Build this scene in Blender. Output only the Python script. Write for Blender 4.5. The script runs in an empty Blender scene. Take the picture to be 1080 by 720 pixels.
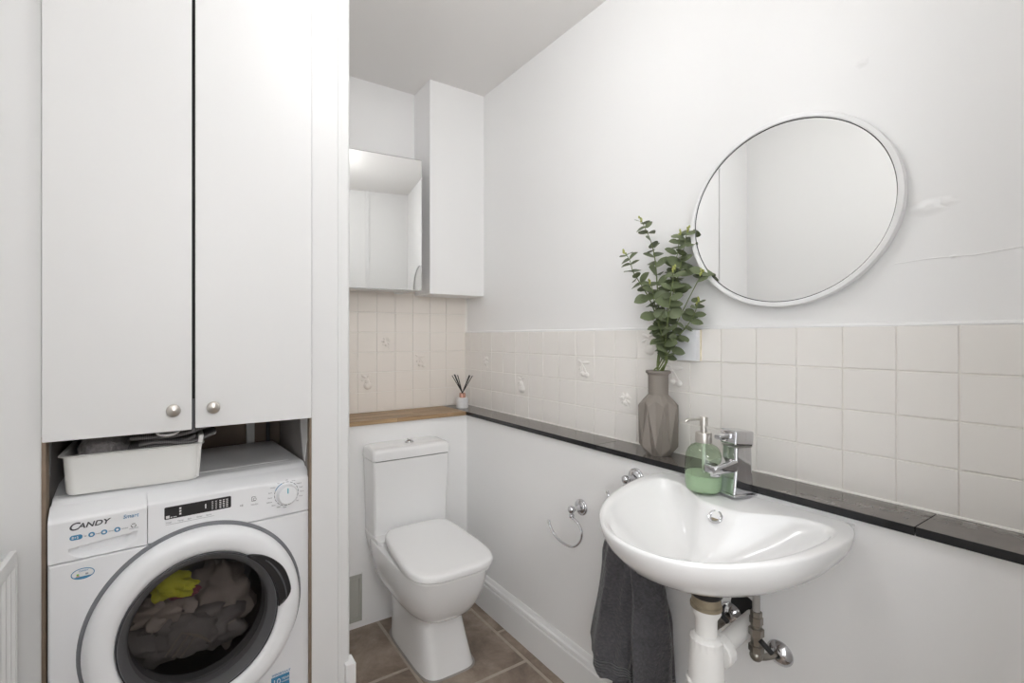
import bpy, bmesh, math, random
from mathutils import Vector, Matrix
PI = math.pi
rad = math.radians
S = bpy.context.scene
COL = S.collection
random.seed(7)

# ------------------------------------------------------------------ materials
def mat(name, col, rough=.5, metal=0., bump=0., bscale=60., var=0., vscale=4., spec=.5, coat=0., detail=4.):
    m = bpy.data.materials.new(name); m.use_nodes = True
    nt = m.node_tree; b = nt.nodes['Principled BSDF']
    b.inputs['Base Color'].default_value = (*col, 1)
    b.inputs['Roughness'].default_value = rough
    b.inputs['Metallic'].default_value = metal
    b.inputs['Specular IOR Level'].default_value = spec
    b.inputs['Coat Weight'].default_value = coat
    b.inputs['Coat Roughness'].default_value = .06
    tc = nt.nodes.new('ShaderNodeTexCoord')
    if var:
        n = nt.nodes.new('ShaderNodeTexNoise'); n.inputs['Scale'].default_value = vscale; n.inputs['Detail'].default_value = 5
        mx = nt.nodes.new('ShaderNodeMix'); mx.data_type = 'RGBA'
        mx.inputs[6].default_value = (*[c * (1 - var) for c in col], 1)
        mx.inputs[7].default_value = (*[min(1, c * (1 + var)) for c in col], 1)
        nt.links.new(tc.outputs['Object'], n.inputs['Vector'])
        nt.links.new(n.outputs['Fac'], mx.inputs[0]); nt.links.new(mx.outputs[2], b.inputs['Base Color'])
    if bump:
        n = nt.nodes.new('ShaderNodeTexNoise'); n.inputs['Scale'].default_value = bscale; n.inputs['Detail'].default_value = detail
        bp = nt.nodes.new('ShaderNodeBump'); bp.inputs['Strength'].default_value = bump; bp.inputs['Distance'].default_value = .004
        nt.links.new(tc.outputs['Object'], n.inputs['Vector'])
        nt.links.new(n.outputs['Fac'], bp.inputs['Height']); nt.links.new(bp.outputs['Normal'], b.inputs['Normal'])
    return m

M = {}
M['wall'] = mat('wall_paint', (.875, .873, .87), .42, bump=.05, bscale=22, spec=.35)
M['wall_low'] = mat('wall_paint_lower', (.89, .888, .885), .35, bump=.12, bscale=16, spec=.4)
M['ceil'] = mat('ceiling_paint', (.82, .805, .79), .8, bump=.05, bscale=12)
M['gloss'] = mat('satin_white_paint', (.765, .765, .765), .45, bump=.05, bscale=9, spec=.4)
M['trimw'] = mat('gloss_white_trim', (.84, .84, .84), .3, bump=.03, bscale=30)
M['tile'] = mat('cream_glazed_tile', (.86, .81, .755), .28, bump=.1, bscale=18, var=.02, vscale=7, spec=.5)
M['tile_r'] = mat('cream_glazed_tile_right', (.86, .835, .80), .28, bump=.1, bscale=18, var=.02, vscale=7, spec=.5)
M['grout'] = mat('grout', (.88, .855, .81), .8, var=.05, vscale=12)
M['ceramic'] = mat('white_ceramic', (.86, .86, .86), .13, spec=.55, coat=.4)
M['seat'] = mat('white_seat_plastic', (.88, .88, .88), .22)
M['appl'] = mat('appliance_white', (.82, .83, .85), .3)
M['appl2'] = mat('appliance_panel_white', (.85, .86, .88), .3)
M['plast'] = mat('white_plastic', (.82, .825, .81), .4)
M['pipew'] = mat('white_pipe_plastic', (.80, .79, .77), .35, var=.03, vscale=20)
M['chrome'] = mat('chrome', (.66, .66, .68), .07, 1.)
M['steel'] = mat('brushed_steel', (.50, .49, .48), .28, 1.)
M['nickel'] = mat('satin_nickel', (.62, .59, .55), .3, 1.)
M['dullmetal'] = mat('dull_plated_brass', (.30, .28, .25), .32, 1., var=.25, vscale=60)
M['brass'] = mat('grimy_brass', (.33, .28, .20), .5, .6, var=.3, vscale=70)
M['black'] = mat('black_plastic', (.018, .018, .02), .3)
M['rubber'] = mat('black_rubber_and_gap_dark', (.02, .02, .02), .6)  # rubber parts, also the black of the door gap and hole disc
M['grey'] = mat('grey_plastic', (.19, .195, .21), .6)
M['dgrey'] = mat('dark_grey_plastic', (.085, .088, .095), .5)
M['blue'] = mat('printed_blue', (.06, .25, .45), .4)
M['teal'] = mat('printed_teal', (.05, .42, .52), .4)
M['ink'] = mat('printed_dark_grey', (.07, .07, .08), .4)
M['ink2'] = mat('printed_mid_grey', (.35, .35, .37), .4)
M['wht'] = mat('printed_white', (.8, .8, .8), .4)
M['red'] = mat('printed_red', (.6, .12, .08), .4)
M['lime'] = mat('printed_green', (.2, .5, .08), .4)
M['slab'] = mat('black_stone_reflecting_top', (.135, .118, .108), .10, var=.12, vscale=40, spec=.7)  # top of the black ledge, colour lifted to stand in for wall reflection
M['slabedge'] = mat('black_stone_edge', (.01, .01, .012), .2)
M['raw'] = mat('bare_plaster_board', (.24, .19, .155), .85, bump=.3, bscale=30, var=.25, vscale=9)
M['woodedge'] = mat('bare_timber_edge', (.24, .18, .13), .7, var=.3, vscale=30)
M['rawwall'] = mat('rough_grey_plaster', (.36, .34, .33), .85, bump=.4, bscale=18, var=.3, vscale=5)
M['vase'] = mat('matt_taupe_ceramic', (.235, .208, .183), .6, var=.04, vscale=20)
M['stem'] = mat('green_stem', (.16, .20, .07), .6)
M['bud'] = mat('yellow_green_bud', (.40, .42, .12), .6)
M['copper'] = mat('rose_copper', (.72, .42, .34), .25, .8)
M['reed'] = mat('black_reed', (.02, .02, .02), .6)
M['rad'] = mat('radiator_enamel', (.78, .785, .78), .3)
M['vent'] = mat('vent_grey', (.46, .46, .42), .6)
M['boxw'] = mat('white_box_plastic', (.78, .79, .815), .35)
M['yellowed'] = mat('aged_sealant', (.80, .72, .55), .6, var=.2, vscale=40)
M['caulk'] = mat('grey_sealant', (.30, .28, .26), .8, bump=.4, bscale=60)
M['cloth_y'] = mat('yellow_cloth', (.62, .62, .06), .9, bump=.3, bscale=60, var=.2, vscale=20)
M['cloth_g'] = mat('grey_cloth', (.20, .19, .19), .9, bump=.3, bscale=60, var=.3, vscale=10)
M['cloth_p'] = mat('pink_cloth', (.30, .10, .13), .9)
M['cloth_b'] = mat('taupe_cloth', (.33, .29, .27), .9, bump=.3, bscale=60, var=.2, vscale=14)
M['drum'] = mat('drum_steel', (.25, .25, .26), .35, 1.)
M['mark'] = mat('dark_scuff', (.08, .07, .06), .8)
M['hall'] = mat('hall_wall_paint', (.86, .86, .855), .6)
M['foam'] = mat('drawer_stop_black', (.03, .03, .03), .8)

def mirror_mat():
    m = bpy.data.materials.new('mirror_silver'); m.use_nodes = True
    b = m.node_tree.nodes['Principled BSDF']
    b.inputs['Base Color'].default_value = (.90, .905, .90, 1); b.inputs['Metallic'].default_value = 1
    b.inputs['Roughness'].default_value = .012
    return m
M['mirror'] = mirror_mat()

def glass_mat(name, tint, gl=.06, rough=.02, fres=1.45):
    m = bpy.data.materials.new(name); m.use_nodes = True; nt = m.node_tree; nt.nodes.clear()
    o = nt.nodes.new('ShaderNodeOutputMaterial'); mx = nt.nodes.new('ShaderNodeMixShader')
    t = nt.nodes.new('ShaderNodeBsdfTransparent'); g = nt.nodes.new('ShaderNodeBsdfGlossy')
    lw = nt.nodes.new('ShaderNodeLayerWeight'); lw.inputs['Blend'].default_value = .5
    pw = nt.nodes.new('ShaderNodeMath'); pw.operation = 'POWER'; pw.inputs[1].default_value = 4
    f = nt.nodes.new('ShaderNodeMath'); f.operation = 'MULTIPLY'; f.inputs[1].default_value = (fres-1)*1.2
    nt.links.new(lw.outputs['Facing'], pw.inputs[0]); nt.links.new(pw.outputs[0], f.inputs[0])
    a = nt.nodes.new('ShaderNodeMath'); a.operation = 'ADD'; a.inputs[1].default_value = gl
    t.inputs['Color'].default_value = (*tint, 1); g.inputs['Roughness'].default_value = rough
    g.inputs['Color'].default_value = (.9, .9, .9, 1)
    nt.links.new(f.outputs[0], a.inputs[0]); nt.links.new(a.outputs[0], mx.inputs[0])
    nt.links.new(t.outputs[0], mx.inputs[1]); nt.links.new(g.outputs[0], mx.inputs[2]); nt.links.new(mx.outputs[0], o.inputs[0])
    return m
M['doorglass'] = glass_mat('dark_door_glass', (.70, .69, .685), .015, .03, 1.3)
M['bowlglass'] = glass_mat('inner_bowl_glass', (.93, .92, .915), .0, .05, 1.08)
M['greenglass'] = glass_mat('green_bottle_glass', (.74, .83, .71), .07)
M['lampglass'] = None

def emit_mat(name, col, st):
    m = bpy.data.materials.new(name); m.use_nodes = True; nt = m.node_tree; nt.nodes.clear()
    o = nt.nodes.new('ShaderNodeOutputMaterial'); e = nt.nodes.new('ShaderNodeEmission')
    e.inputs[0].default_value = (*col, 1); e.inputs[1].default_value = st
    nt.links.new(e.outputs[0], o.inputs[0]); return m

def leaf_mat():
    m = mat('eucalyptus_leaf', (.135, .165, .085), .5, var=.35, vscale=22)
    b = m.node_tree.nodes['Principled BSDF']
    b.inputs['Subsurface Weight'].default_value = 0
    return m
M['leaf'] = leaf_mat()

def soap_mat():
    m = mat('pale_green_soap', (.56, .64, .53), .3)
    return m
M['soap'] = soap_mat()

def wood_mat():
    m = mat('oiled_oak_block', (.34, .22, .12), .4)
    nt = m.node_tree; b = nt.nodes['Principled BSDF']
    tc = nt.nodes.new('ShaderNodeTexCoord')
    mp = nt.nodes.new('ShaderNodeMapping'); mp.inputs['Scale'].default_value = (3, 60, 60)
    n = nt.nodes.new('ShaderNodeTexNoise'); n.inputs['Scale'].default_value = 1.6; n.inputs['Detail'].default_value = 8; n.inputs['Roughness'].default_value = .65
    br = nt.nodes.new('ShaderNodeTexBrick'); br.inputs['Scale'].default_value = 1
    br.inputs['Brick Width'].default_value = .26; br.inputs['Row Height'].default_value = .038; br.inputs['Mortar Size'].default_value = .0006
    br.inputs['Color1'].default_value = (.42, .29, .165, 1); br.inputs['Color2'].default_value = (.29, .185, .095, 1); br.inputs['Mortar'].default_value = (.12, .06, .03, 1)
    r = nt.nodes.new('ShaderNodeValToRGB'); r.color_ramp.elements[0].color = (.62, .62, .62, 1); r.color_ramp.elements[1].color = (1.4, 1.4, 1.4, 1)
    r.color_ramp.elements[0].position = .32; r.color_ramp.elements[1].position = .68
    mx = nt.nodes.new('ShaderNodeMix'); mx.data_type = 'RGBA'; mx.blend_type = 'MULTIPLY'; mx.inputs[0].default_value = 1
    nt.links.new(tc.outputs['Object'], mp.inputs['Vector']); nt.links.new(mp.outputs[0], n.inputs['Vector'])
    nt.links.new(tc.outputs['Object'], br.inputs['Vector'])
    nt.links.new(n.outputs['Fac'], r.inputs[0]); nt.links.new(br.outputs['Color'], mx.inputs[6]); nt.links.new(r.outputs[0], mx.inputs[7])
    nt.links.new(mx.outputs[2], b.inputs['Base Color'])
    return m
M['oak'] = wood_mat()

def stone_mat():
    m = mat('brown_slate_tile', (.12, .085, .065), .38, spec=.45)
    nt = m.node_tree; b = nt.nodes['Principled BSDF']
    tc = nt.nodes.new('ShaderNodeTexCoord')
    n = nt.nodes.new('ShaderNodeTexNoise'); n.inputs['Scale'].default_value = 5.5; n.inputs['Detail'].default_value = 10; n.inputs['Roughness'].default_value = .68; n.inputs['Distortion'].default_value = .6
    r = nt.nodes.new('ShaderNodeValToRGB'); e = r.color_ramp.elements
    e[0].position = .3; e[0].color = (.135, .10, .078, 1); e[1].position = .72; e[1].color = (.40, .325, .26, 1)
    x = e.new(.5); x.color = (.245, .19, .15, 1)
    n2 = nt.nodes.new('ShaderNodeTexNoise'); n2.inputs['Scale'].default_value = 26; n2.inputs['Detail'].default_value = 6
    bp = nt.nodes.new('ShaderNodeBump'); bp.inputs['Strength'].default_value = .35; bp.inputs['Distance'].default_value = .006
    nt.links.new(tc.outputs['Object'], n.inputs['Vector']); nt.links.new(tc.outputs['Object'], n2.inputs['Vector'])
    nt.links.new(n.outputs['Fac'], r.inputs[0]); nt.links.new(r.outputs[0], b.inputs['Base Color'])
    nt.links.new(n2.outputs['Fac'], bp.inputs['Height']); nt.links.new(bp.outputs[0], b.inputs['Normal'])
    return m
M['stone'] = stone_mat()
M['fgrout'] = mat('pale_floor_grout', (.42, .36, .30), .85, var=.25, vscale=25)

def terry_mat(name, col, ribs=False):
    m = mat(name, col, .95, spec=.15)
    nt = m.node_tree; b = nt.nodes['Principled BSDF']
    tc = nt.nodes.new('ShaderNodeTexCoord')
    n = nt.nodes.new('ShaderNodeTexNoise'); n.inputs['Scale'].default_value = 120; n.inputs['Detail'].default_value = 3
    n3 = nt.nodes.new('ShaderNodeTexNoise'); n3.inputs['Scale'].default_value = 14; n3.inputs['Detail'].default_value = 4
    mx = nt.nodes.new('ShaderNodeMix'); mx.data_type = 'RGBA'
    mx.inputs[6].default_value = (*[c * .35 for c in col], 1); mx.inputs[7].default_value = (*[min(1, c * 1.8) for c in col], 1)
    ad = nt.nodes.new('ShaderNodeMath'); ad.operation = 'MULTIPLY_ADD'; ad.inputs[1].default_value = .7
    bp = nt.nodes.new('ShaderNodeBump'); bp.inputs['Strength'].default_value = .9; bp.inputs['Distance'].default_value = .006
    nt.links.new(tc.outputs['Object'], n.inputs['Vector']); nt.links.new(tc.outputs['Object'], n3.inputs['Vector'])
    nt.links.new(n.outputs['Fac'], ad.inputs[0]); 
    h = nt.nodes.new('ShaderNodeMath'); h.operation = 'MULTIPLY'; h.inputs[1].default_value = .3
    nt.links.new(n3.outputs['Fac'], h.inputs[0]); nt.links.new(h.outputs[0], ad.inputs[2])
    nt.links.new(ad.outputs[0], mx.inputs[0]); nt.links.new(mx.outputs[2], b.inputs['Base Color'])
    nt.links.new(n.outputs['Fac'], bp.inputs['Height']); nt.links.new(bp.outputs[0], b.inputs['Normal'])
    b.inputs['Sheen Weight'].default_value = .25
    if ribs:   # woven bands above the hem
        sp = nt.nodes.new('ShaderNodeSeparateXYZ'); nt.links.new(tc.outputs['Object'], sp.inputs[0])
        cm = nt.nodes.new('ShaderNodeMath'); cm.operation = 'COMPARE'; cm.inputs[1].default_value = .285; cm.inputs[2].default_value = .022
        sn = nt.nodes.new('ShaderNodeMath'); sn.operation = 'SINE'; ml = nt.nodes.new('ShaderNodeMath'); ml.operation = 'MULTIPLY'; ml.inputs[1].default_value = 750
        nt.links.new(sp.outputs[2], cm.inputs[0]); nt.links.new(sp.outputs[2], ml.inputs[0]); nt.links.new(ml.outputs[0], sn.inputs[0])
        m2 = nt.nodes.new('ShaderNodeMath'); m2.operation = 'MULTIPLY'; nt.links.new(cm.outputs[0], m2.inputs[0]); nt.links.new(sn.outputs[0], m2.inputs[1])
        m3 = nt.nodes.new('ShaderNodeMath'); m3.operation = 'MULTIPLY_ADD'; m3.inputs[1].default_value = .35
        nt.links.new(m2.outputs[0], m3.inputs[0]); nt.links.new(n.outputs['Fac'], m3.inputs[2]); nt.links.new(m3.outputs[0], bp.inputs['Height'])
    return m
M['towel'] = terry_mat('charcoal_terry', (.080, .078, .084), True)
M['towel2'] = terry_mat('grey_brown_terry', (.26, .24, .24))
def stripe_mat():
    m = mat('ribbed_grey_towel', (.15, .14, .14), .9)
    nt = m.node_tree; b = nt.nodes['Principled BSDF']
    tc = nt.nodes.new('ShaderNodeTexCoord'); w = nt.nodes.new('ShaderNodeTexWave')
    w.inputs['Scale'].default_value = 75; w.bands_direction = 'X'
    mx = nt.nodes.new('ShaderNodeMix'); mx.data_type = 'RGBA'
    mx.inputs[6].default_value = (.13, .125, .127, 1); mx.inputs[7].default_value = (.24, .225, .225, 1)
    nt.links.new(tc.outputs['Object'], w.inputs['Vector']); nt.links.new(w.outputs['Fac'], mx.inputs[0]); nt.links.new(mx.outputs[2], b.inputs['Base Color'])
    return m
M['ribtowel'] = stripe_mat()

# ------------------------------------------------------------------ helpers
def fin(name, bm, m, parent=None, smooth=35, loc=None):
    bmesh.ops.recalc_face_normals(bm, faces=bm.faces)
    me = bpy.data.meshes.new(name); bm.to_mesh(me); bm.free()
    o = bpy.data.objects.new(name, me); COL.objects.link(o)
    ms = m if isinstance(m, (list, tuple)) else [m]
    for k in ms: me.materials.append(k)
    if smooth:
        for p in me.polygons: p.use_smooth = True
        me.set_sharp_from_angle(angle=rad(smooth))
        wn = o.modifiers.new('weighted_normal', 'WEIGHTED_NORMAL'); wn.keep_sharp = True; wn.weight = 80
    if parent: o.parent = parent
    if loc: o.location = loc
    return o
def empty(name, loc=(0, 0, 0), rz=0):
    o = bpy.data.objects.new(name, None); COL.objects.link(o); o.location = loc; o.rotation_euler = (0, 0, rz)
    o.empty_display_size = .05
    return o
def tag(o, label=None, cat=None, group=None, kind=None):
    if label: o['label'] = label
    if cat: o['category'] = cat
    if group: o['group'] = group
    if kind: o['kind'] = kind
    return o
def box(bm, a, b, bev=0, seg=2):
    x0, y0, z0 = [min(a[i], b[i]) for i in range(3)]; x1, y1, z1 = [max(a[i], b[i]) for i in range(3)]
    vs = [bm.verts.new(p) for p in ((x0,y0,z0),(x1,y0,z0),(x1,y1,z0),(x0,y1,z0),(x0,y0,z1),(x1,y0,z1),(x1,y1,z1),(x0,y1,z1))]
    fs = [bm.faces.new([vs[i] for i in f]) for f in ((0,3,2,1),(4,5,6,7),(0,1,5,4),(1,2,6,5),(2,3,7,6),(3,0,4,7))]
    if bev:
        es = list({e for f in fs for e in f.edges})
        bmesh.ops.bevel(bm, geom=es, offset=bev, segments=seg, profile=.5, affect='EDGES')
    return vs
def B(): return bmesh.new()
def boxo(name, a, b, m, parent=None, bev=0, seg=2):
    bm = B(); box(bm, a, b, bev, seg); return fin(name, bm, m, parent)
def loft(bm, rings, cap0=True, cap1=True, closed=True):
    vr = [[bm.verts.new(p) for p in r] for r in rings]; n = len(rings[0])
    for i in range(len(vr) - 1):
        for j in range(n if closed else n - 1):
            k = (j + 1) % n
            try: bm.faces.new((vr[i][j], vr[i][k], vr[i+1][k], vr[i+1][j]))
            except ValueError: pass
    if cap0: bm.faces.new(vr[0][::-1])
    if cap1: bm.faces.new(vr[-1])
    return vr
def frame(d):
    d = d.normalized(); u = Vector((0, 0, 1)) if abs(d.z) < .9 else Vector((1, 0, 0))
    x = u.cross(d).normalized(); return x, d.cross(x)
def tube(bm, pts, r, n=10, cap=True):
    pts = [Vector(p) for p in pts]; rr = r if isinstance(r, (list, tuple)) else [r] * len(pts)
    rings = []; px = None
    for i, p in enumerate(pts):
        d = (pts[min(i+1, len(pts)-1)] - pts[max(i-1, 0)])
        if px is None: x, y = frame(d)
        else:
            x = (px - d.normalized() * px.dot(d.normalized())).normalized(); y = d.normalized().cross(x)
        px = x
        rings.append([p + (x * math.cos(a) + y * math.sin(a)) * rr[i] for a in [2*PI*k/n for k in range(n)]])
    loft(bm, rings, cap, cap)
def lathe(bm, prof, n=40, mtx=None, cap=False):
    rings = []
    for r, z in prof:
        rings.append([Vector((r*math.cos(a), r*math.sin(a), z)) for a in [2*PI*k/n for k in range(n)]])
    if mtx: rings = [[mtx @ p for p in r] for r in rings]
    loft(bm, rings, cap, cap)
def bez(pts, n=8):
    pts = [Vector(p) for p in pts]; out = []
    for i in range(len(pts) - 1):
        p0 = pts[max(i-1, 0)]; p1 = pts[i]; p2 = pts[i+1]; p3 = pts[min(i+2, len(pts)-1)]
        for k in range(n):
            t = k / n
            out.append(.5 * ((2*p1) + (-p0+p2)*t + (2*p0-5*p1+4*p2-p3)*t*t + (-p0+3*p1-3*p2+p3)*t**3))
    out.append(pts[-1]); return out
def sphere(bm, c, r, sc=(1,1,1), seg=16):
    mt = Matrix.Translation(c) @ Matrix.Diagonal((sc[0]*r, sc[1]*r, sc[2]*r, 1))
    bmesh.ops.create_uvsphere(bm, u_segments=seg, v_segments=seg//2+2, radius=1, matrix=mt)
def rrect(w, d, r, n=6, cx=0, cy=0):
    out = []
    for (sx, sy, a0) in ((1,1,0),(-1,1,90),(-1,-1,180),(1,-1,270)):
        for k in range(n+1):
            a = rad(a0 + 90*k/n)
            out.append((cx + sx*(w/2-r) + r*math.cos(a), cy + sy*(d/2-r) + r*math.sin(a)))
    return out
def text(name, s, size, m, parent, mtx, ext=.0004, shear=0, sx=1.):
    cu = bpy.data.curves.new(name, 'FONT'); cu.body = s; cu.size = size; cu.extrude = ext; cu.align_x = 'LEFT'; cu.shear = shear; cu.offset = (.00035 if name == 'brand_lettering' else 0)
    t = bpy.data.objects.new(name + '_tmp', cu); COL.objects.link(t)
    dg = bpy.context.evaluated_depsgraph_get(); dg.update()
    me = bpy.data.meshes.new_from_object(t.evaluated_get(dg))
    bpy.data.objects.remove(t); bpy.data.curves.remove(cu)
    me.transform(mtx @ Matrix.Diagonal((sx, 1, 1, 1)))
    me.materials.clear(); me.materials.append(m)
    o = bpy.data.objects.new(name, me); COL.objects.link(o); o.parent = parent
    return o
def smooth_noise(x, y, z=0):
    from mathutils import noise
    return noise.noise(Vector((x, y, z)))

CAM = Vector((-1.3934, -2.2640, 1.2951)); TH = .5482; F = 496.11; PX, PY = 490.0, 355.58
def at(u, v, X):   # a point of the photograph carried onto the plane X = const
    t = (u-PX)/F; w = -(v-PY)/F
    r = Vector((math.sin(TH) + t*math.cos(TH), math.cos(TH) - t*math.sin(TH), w))
    return CAM + r * ((X-CAM.x)/r.x)

# ------------------------------------------------------------------ room constants
XL, YF, H = -1.745, -2.155, 2.577
LX, LY = -.135, -.225          # faces of the boxed-in lower walls
LZ = .92                       # ledge top
TZ = 1.32                      # tile band top (right)

# ------------------------------------------------------------------ setting
# floor: laid stone tiles over grout
bm = B(); box(bm, (XL, YF-2.9, -.05), (0, 0, -.0015))
floor = fin('floor', bm, M['fgrout'])
tag(floor, 'brown slate tiled floor with pale grout', kind='structure')
bm = B(); xg = -.612; yg = -.575; tw = .415
col = 0
x = xg - 4*tw
while x < 0:
    x1 = min(x + tw, 0)
    off = (0 if round((x - xg)/tw) % 2 else tw*.5)
    y = yg - 12*tw + off
    while y < 0:
        a = (max(x, XL) + .006, max(y, YF-2.9) + .006); b2 = (x1 - .006, min(y + tw, 0) - .006)
        if b2[0] - a[0] > .02 and b2[1] - a[1] > .02:
            box(bm, (a[0], a[1], -.006), (b2[0], b2[1], 0), .0025, 1)
        y += tw
    x += tw
fin('slate_tiles', bm, M['stone'], floor)

ceil = boxo('ceiling', (XL-.1, YF-.0, H), (.1, .1, H+.08), M['ceil']); tag(ceil, 'plain off-white ceiling', kind='structure')

wr = boxo('wall_right', (0, YF-.15, LZ-.02), (.1, .1, H), M['wall']); tag(wr, 'white painted right wall with tiled band', kind='structure')
low = boxo('boxed_lower_wall', (LX, YF, 0), (.1, LY, LZ-.016), M['wall_low'], wr)
wb = boxo('wall_back', (XL, 0, 0), (0, .1, H), M['wall']); tag(wb, 'white painted back wall with tiles behind the toilet', kind='structure')
boxo('boxed_lower_wall', (-.93, LY, 0), (.0, 0, LZ-.018), M['wall_low'], wb)

# cream tiles on the walls
GR = .0012
bm = B(); box(bm, (-.0076, YF, LZ), (0, 0, TZ)); fin('grout_bed', bm, M['grout'], wr)
bm = B()
random.seed(3)
ys = [-.005, -.0663] + [-.0663 - .1*k for k in range(1, 30)]
for r in range(4):
    z1 = TZ - .1*r; z0 = z1 - .1
    for i in range(len(ys)-1):
        y1, y0 = ys[i], max(ys[i+1], YF)
        if y1 <= YF + .01: break
        j = random.uniform(-.0006, .0006)
        box(bm, (-.011 + j, y0+GR, z0+GR), (-.003, y1-GR, z1-(0 if r == 0 else GR)), .0018, 2)
fin('cream_tiles', bm, M['tile_r'], wr, 60)
bm = B(); box(bm, (-.93, -.0076, LZ), (0, 0, 1.63)); fin('grout_bed', bm, M['grout'], wb)
bm = B()
xs = [-.012, -.1368] + [-.1368 - .1*k for k in range(1, 10)]
for r in range(-3, 4):
    z1 = TZ - .1*r; z0 = z1 - .1
    for i in range(len(xs)-1):
        x1, x0 = xs[i], max(xs[i+1], -.93)
        if x1 - x0 < .01: break
        j = random.uniform(-.0006, .0006)
        box(bm, (x0+GR, -.011 + j, z0+GR), (x1-GR, -.003, z1-GR), .0018, 2)
fin('cream_tiles', bm, M['tile'], wb, 60)

# raised fruit and leaf reliefs on some tiles
def relief(kind, P, wall, m):
    """P(a, b, h): a,b in tile units -.5..5, h height off the tile"""
    bm = B()
    def blob(a, b, ra, rb, h=.006, rot=0):
        rings = []
        for k in range(5):
            t = k/5; q = math.cos(t*PI/2) ; hh = math.sin(t*PI/2)
            rings.append([P(a + (ra*q*math.cos(w)*math.cos(rot) - rb*q*math.sin(w)*math.sin(rot)), b + (ra*q*math.cos(w)*math.sin(rot) + rb*q*math.sin(w)*math.cos(rot)), hh*h) for w in [2*PI*i/14 for i in range(14)]])
        loft(bm, rings, False, True)
    def leafb(a, b, l, w, rot, h=.0035): blob(a + math.cos(rot)*l/2, b + math.sin(rot)*l/2, l/2, w/2, h, rot)
    def stalk(pts, r=.0016):
        tube(bm, [P(a, b, .001) for a, b in pts], r, 6)
    if kind == 'cherry':
        blob(.12, -.24, .12, .11); blob(-.1, -.2, .11, .1)
        stalk([(.12, -.14), (.0, .05), (-.15, .22)]); stalk([(-.1, -.1), (-.12, .05), (-.15, .22)])
        leafb(-.15, .22, .42, .13, .1); leafb(-.15, .22, .25, .1, 2.6); leafb(-.2, .1, .2, .08, -2)
    elif kind == 'pear':
        blob(.03, -.16, .22, .2, .008); blob(.0, .04, .13, .16, .007)
        stalk([(0, .18), (-.02, .3)]); leafb(-.02, .24, .3, .12, 2.7); leafb(-.02, .26, .26, .1, .6); leafb(-.05,.18,.28,.1,3.5)
    elif kind == 'strawberry':
        for a, b in ((-.1, .05), (.12, .12), (0, -.12)): blob(a, b, .085, .1, .006)
        for k in range(7): leafb(0, .02, .26, .1, k*.9+.3)
        stalk([(0, 0), (.1, -.2), (.18, -.34)])
    return fin('fruit_relief', bm, m, wall, 60)
def PR(n, row):  # right wall tile n (n-th whole tile from the corner), row 0 = top
    yc = -.0663 - .1*n - .05; zc = TZ - .1*row - .05
    return lambda a, b, h: Vector((-.0112 - h*1.5, yc - a*.1, zc + b*.1))
def PB(n, row):
    xc = -.1368 - .1*n - .05; zc = TZ - .1*row - .05
    return lambda a, b, h: Vector((xc + a*.1, -.0112 - h*1.5, zc + b*.1))
for k, n, r in (('strawberry', 1, 1), ('pear', 4, 2), ('cherry', 8, 1), ('strawberry', 10, 2), ('pear', 11, 0), ('cherry', 12, 1)):
    relief(k, PR(n, r), wr, M['tile_r'])
for k, n, r in (('pear', 4, 2), ('strawberry', 3, 0), ('cherry', 1, 1)):
    relief(k, PB(n, r), wb, M['tile'])

# filled patches and blemishes in the painted wall
def patch(y, z, ry, rz, h=.0035, seed=0):
    ry *= 1.2; rz *= 1.2; bm = B(); rings = []
    for k in range(6):
        t = k/6; q = 1-t*.97; hh = (1-math.cos(t*PI))/2
        rings.append([Vector((-hh*h, y + ry*q*math.cos(w)*(1+.18*math.sin(3*w+seed)), z + rz*q*math.sin(w)*(1+.15*math.cos(2*w+seed)))) for w in [2*PI*i/24 for i in range(24)]])
    loft(bm, rings, False, True); return fin('filler_patch', bm, M['wall'], wr, 80)
patch(-1.802, 1.949, .012, .011, .003, 1); patch(-1.918, 1.577, .030, .016, .0045, 2); patch(-1.945, 1.583, .018, .010, .003, 3)
patch(-1.955, 1.465, .006, .004, .002, 0)
# hairline bead of old paint along the wall
bm = B(); tube(bm, [(-.0005, -1.86, 1.462), (-.0005, -1.92, 1.466), (-.0005, -1.99, 1.464), (-.0005, -2.06, 1.472)], .0012, 6); fin('paint_ridge', bm, M['wall'], wr)
# paint ridge along top of tiles
bm = B(); tube(bm, [(-.002, YF, TZ+.003)] + [(-.002, YF + .15*k, TZ+.003 + .0006*math.sin(k*2.)) for k in range(1, 14)] + [(-.002, 0, TZ+.003)], .006, 8); fin('paint_bead', bm, M['wall'], wr)
bm = B(); tube(bm, [(-.012, YF, LZ+.001), (-.012, -.01, LZ+.001)], .0035, 8); fin('sealant_bead', bm, M['tile_r'], wr)

# boxed in duct in the corner
duct = boxo('trim_1', (-.323, -.181, 1.512), (0, 0, H), M['wall'], None, .003)
tag(duct, 'white boxed-in pipe duct hanging from ceiling in the back corner', kind='structure')

# baseboard along the lower right wall (moulded profile swept in Y)
def sweep_y(name, prof, y0, y1, m, parent=None):
    bm = B(); loft(bm, [[Vector((x, y, z)) for x, z in prof] for y in (y0, y1)]); return fin(name, bm, m, parent, 30)
bp = [(LX, 0), (LX-.019, 0), (LX-.019, .115), (LX-.017, .120), (LX-.012, .122), (LX-.012, .127), (LX-.017, .130), (LX-.0175, .136), (LX-.015, .142), (LX-.009, .146), (LX-.007, .152), (LX-.004, .158), (LX, .160)]
bb = sweep_y('baseboard_right', bp, YF, LY, M['trimw']); tag(bb, 'white moulded skirting board along the right wall', kind='structure')
bm = B(); tube(bm, [(LX-.002, YF, .161), (LX-.002, -1.2, .1615), (LX-.002, LY, .161)], .0022, 6); fin('sealant_bead', bm, M['wall_low'], bb)

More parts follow.
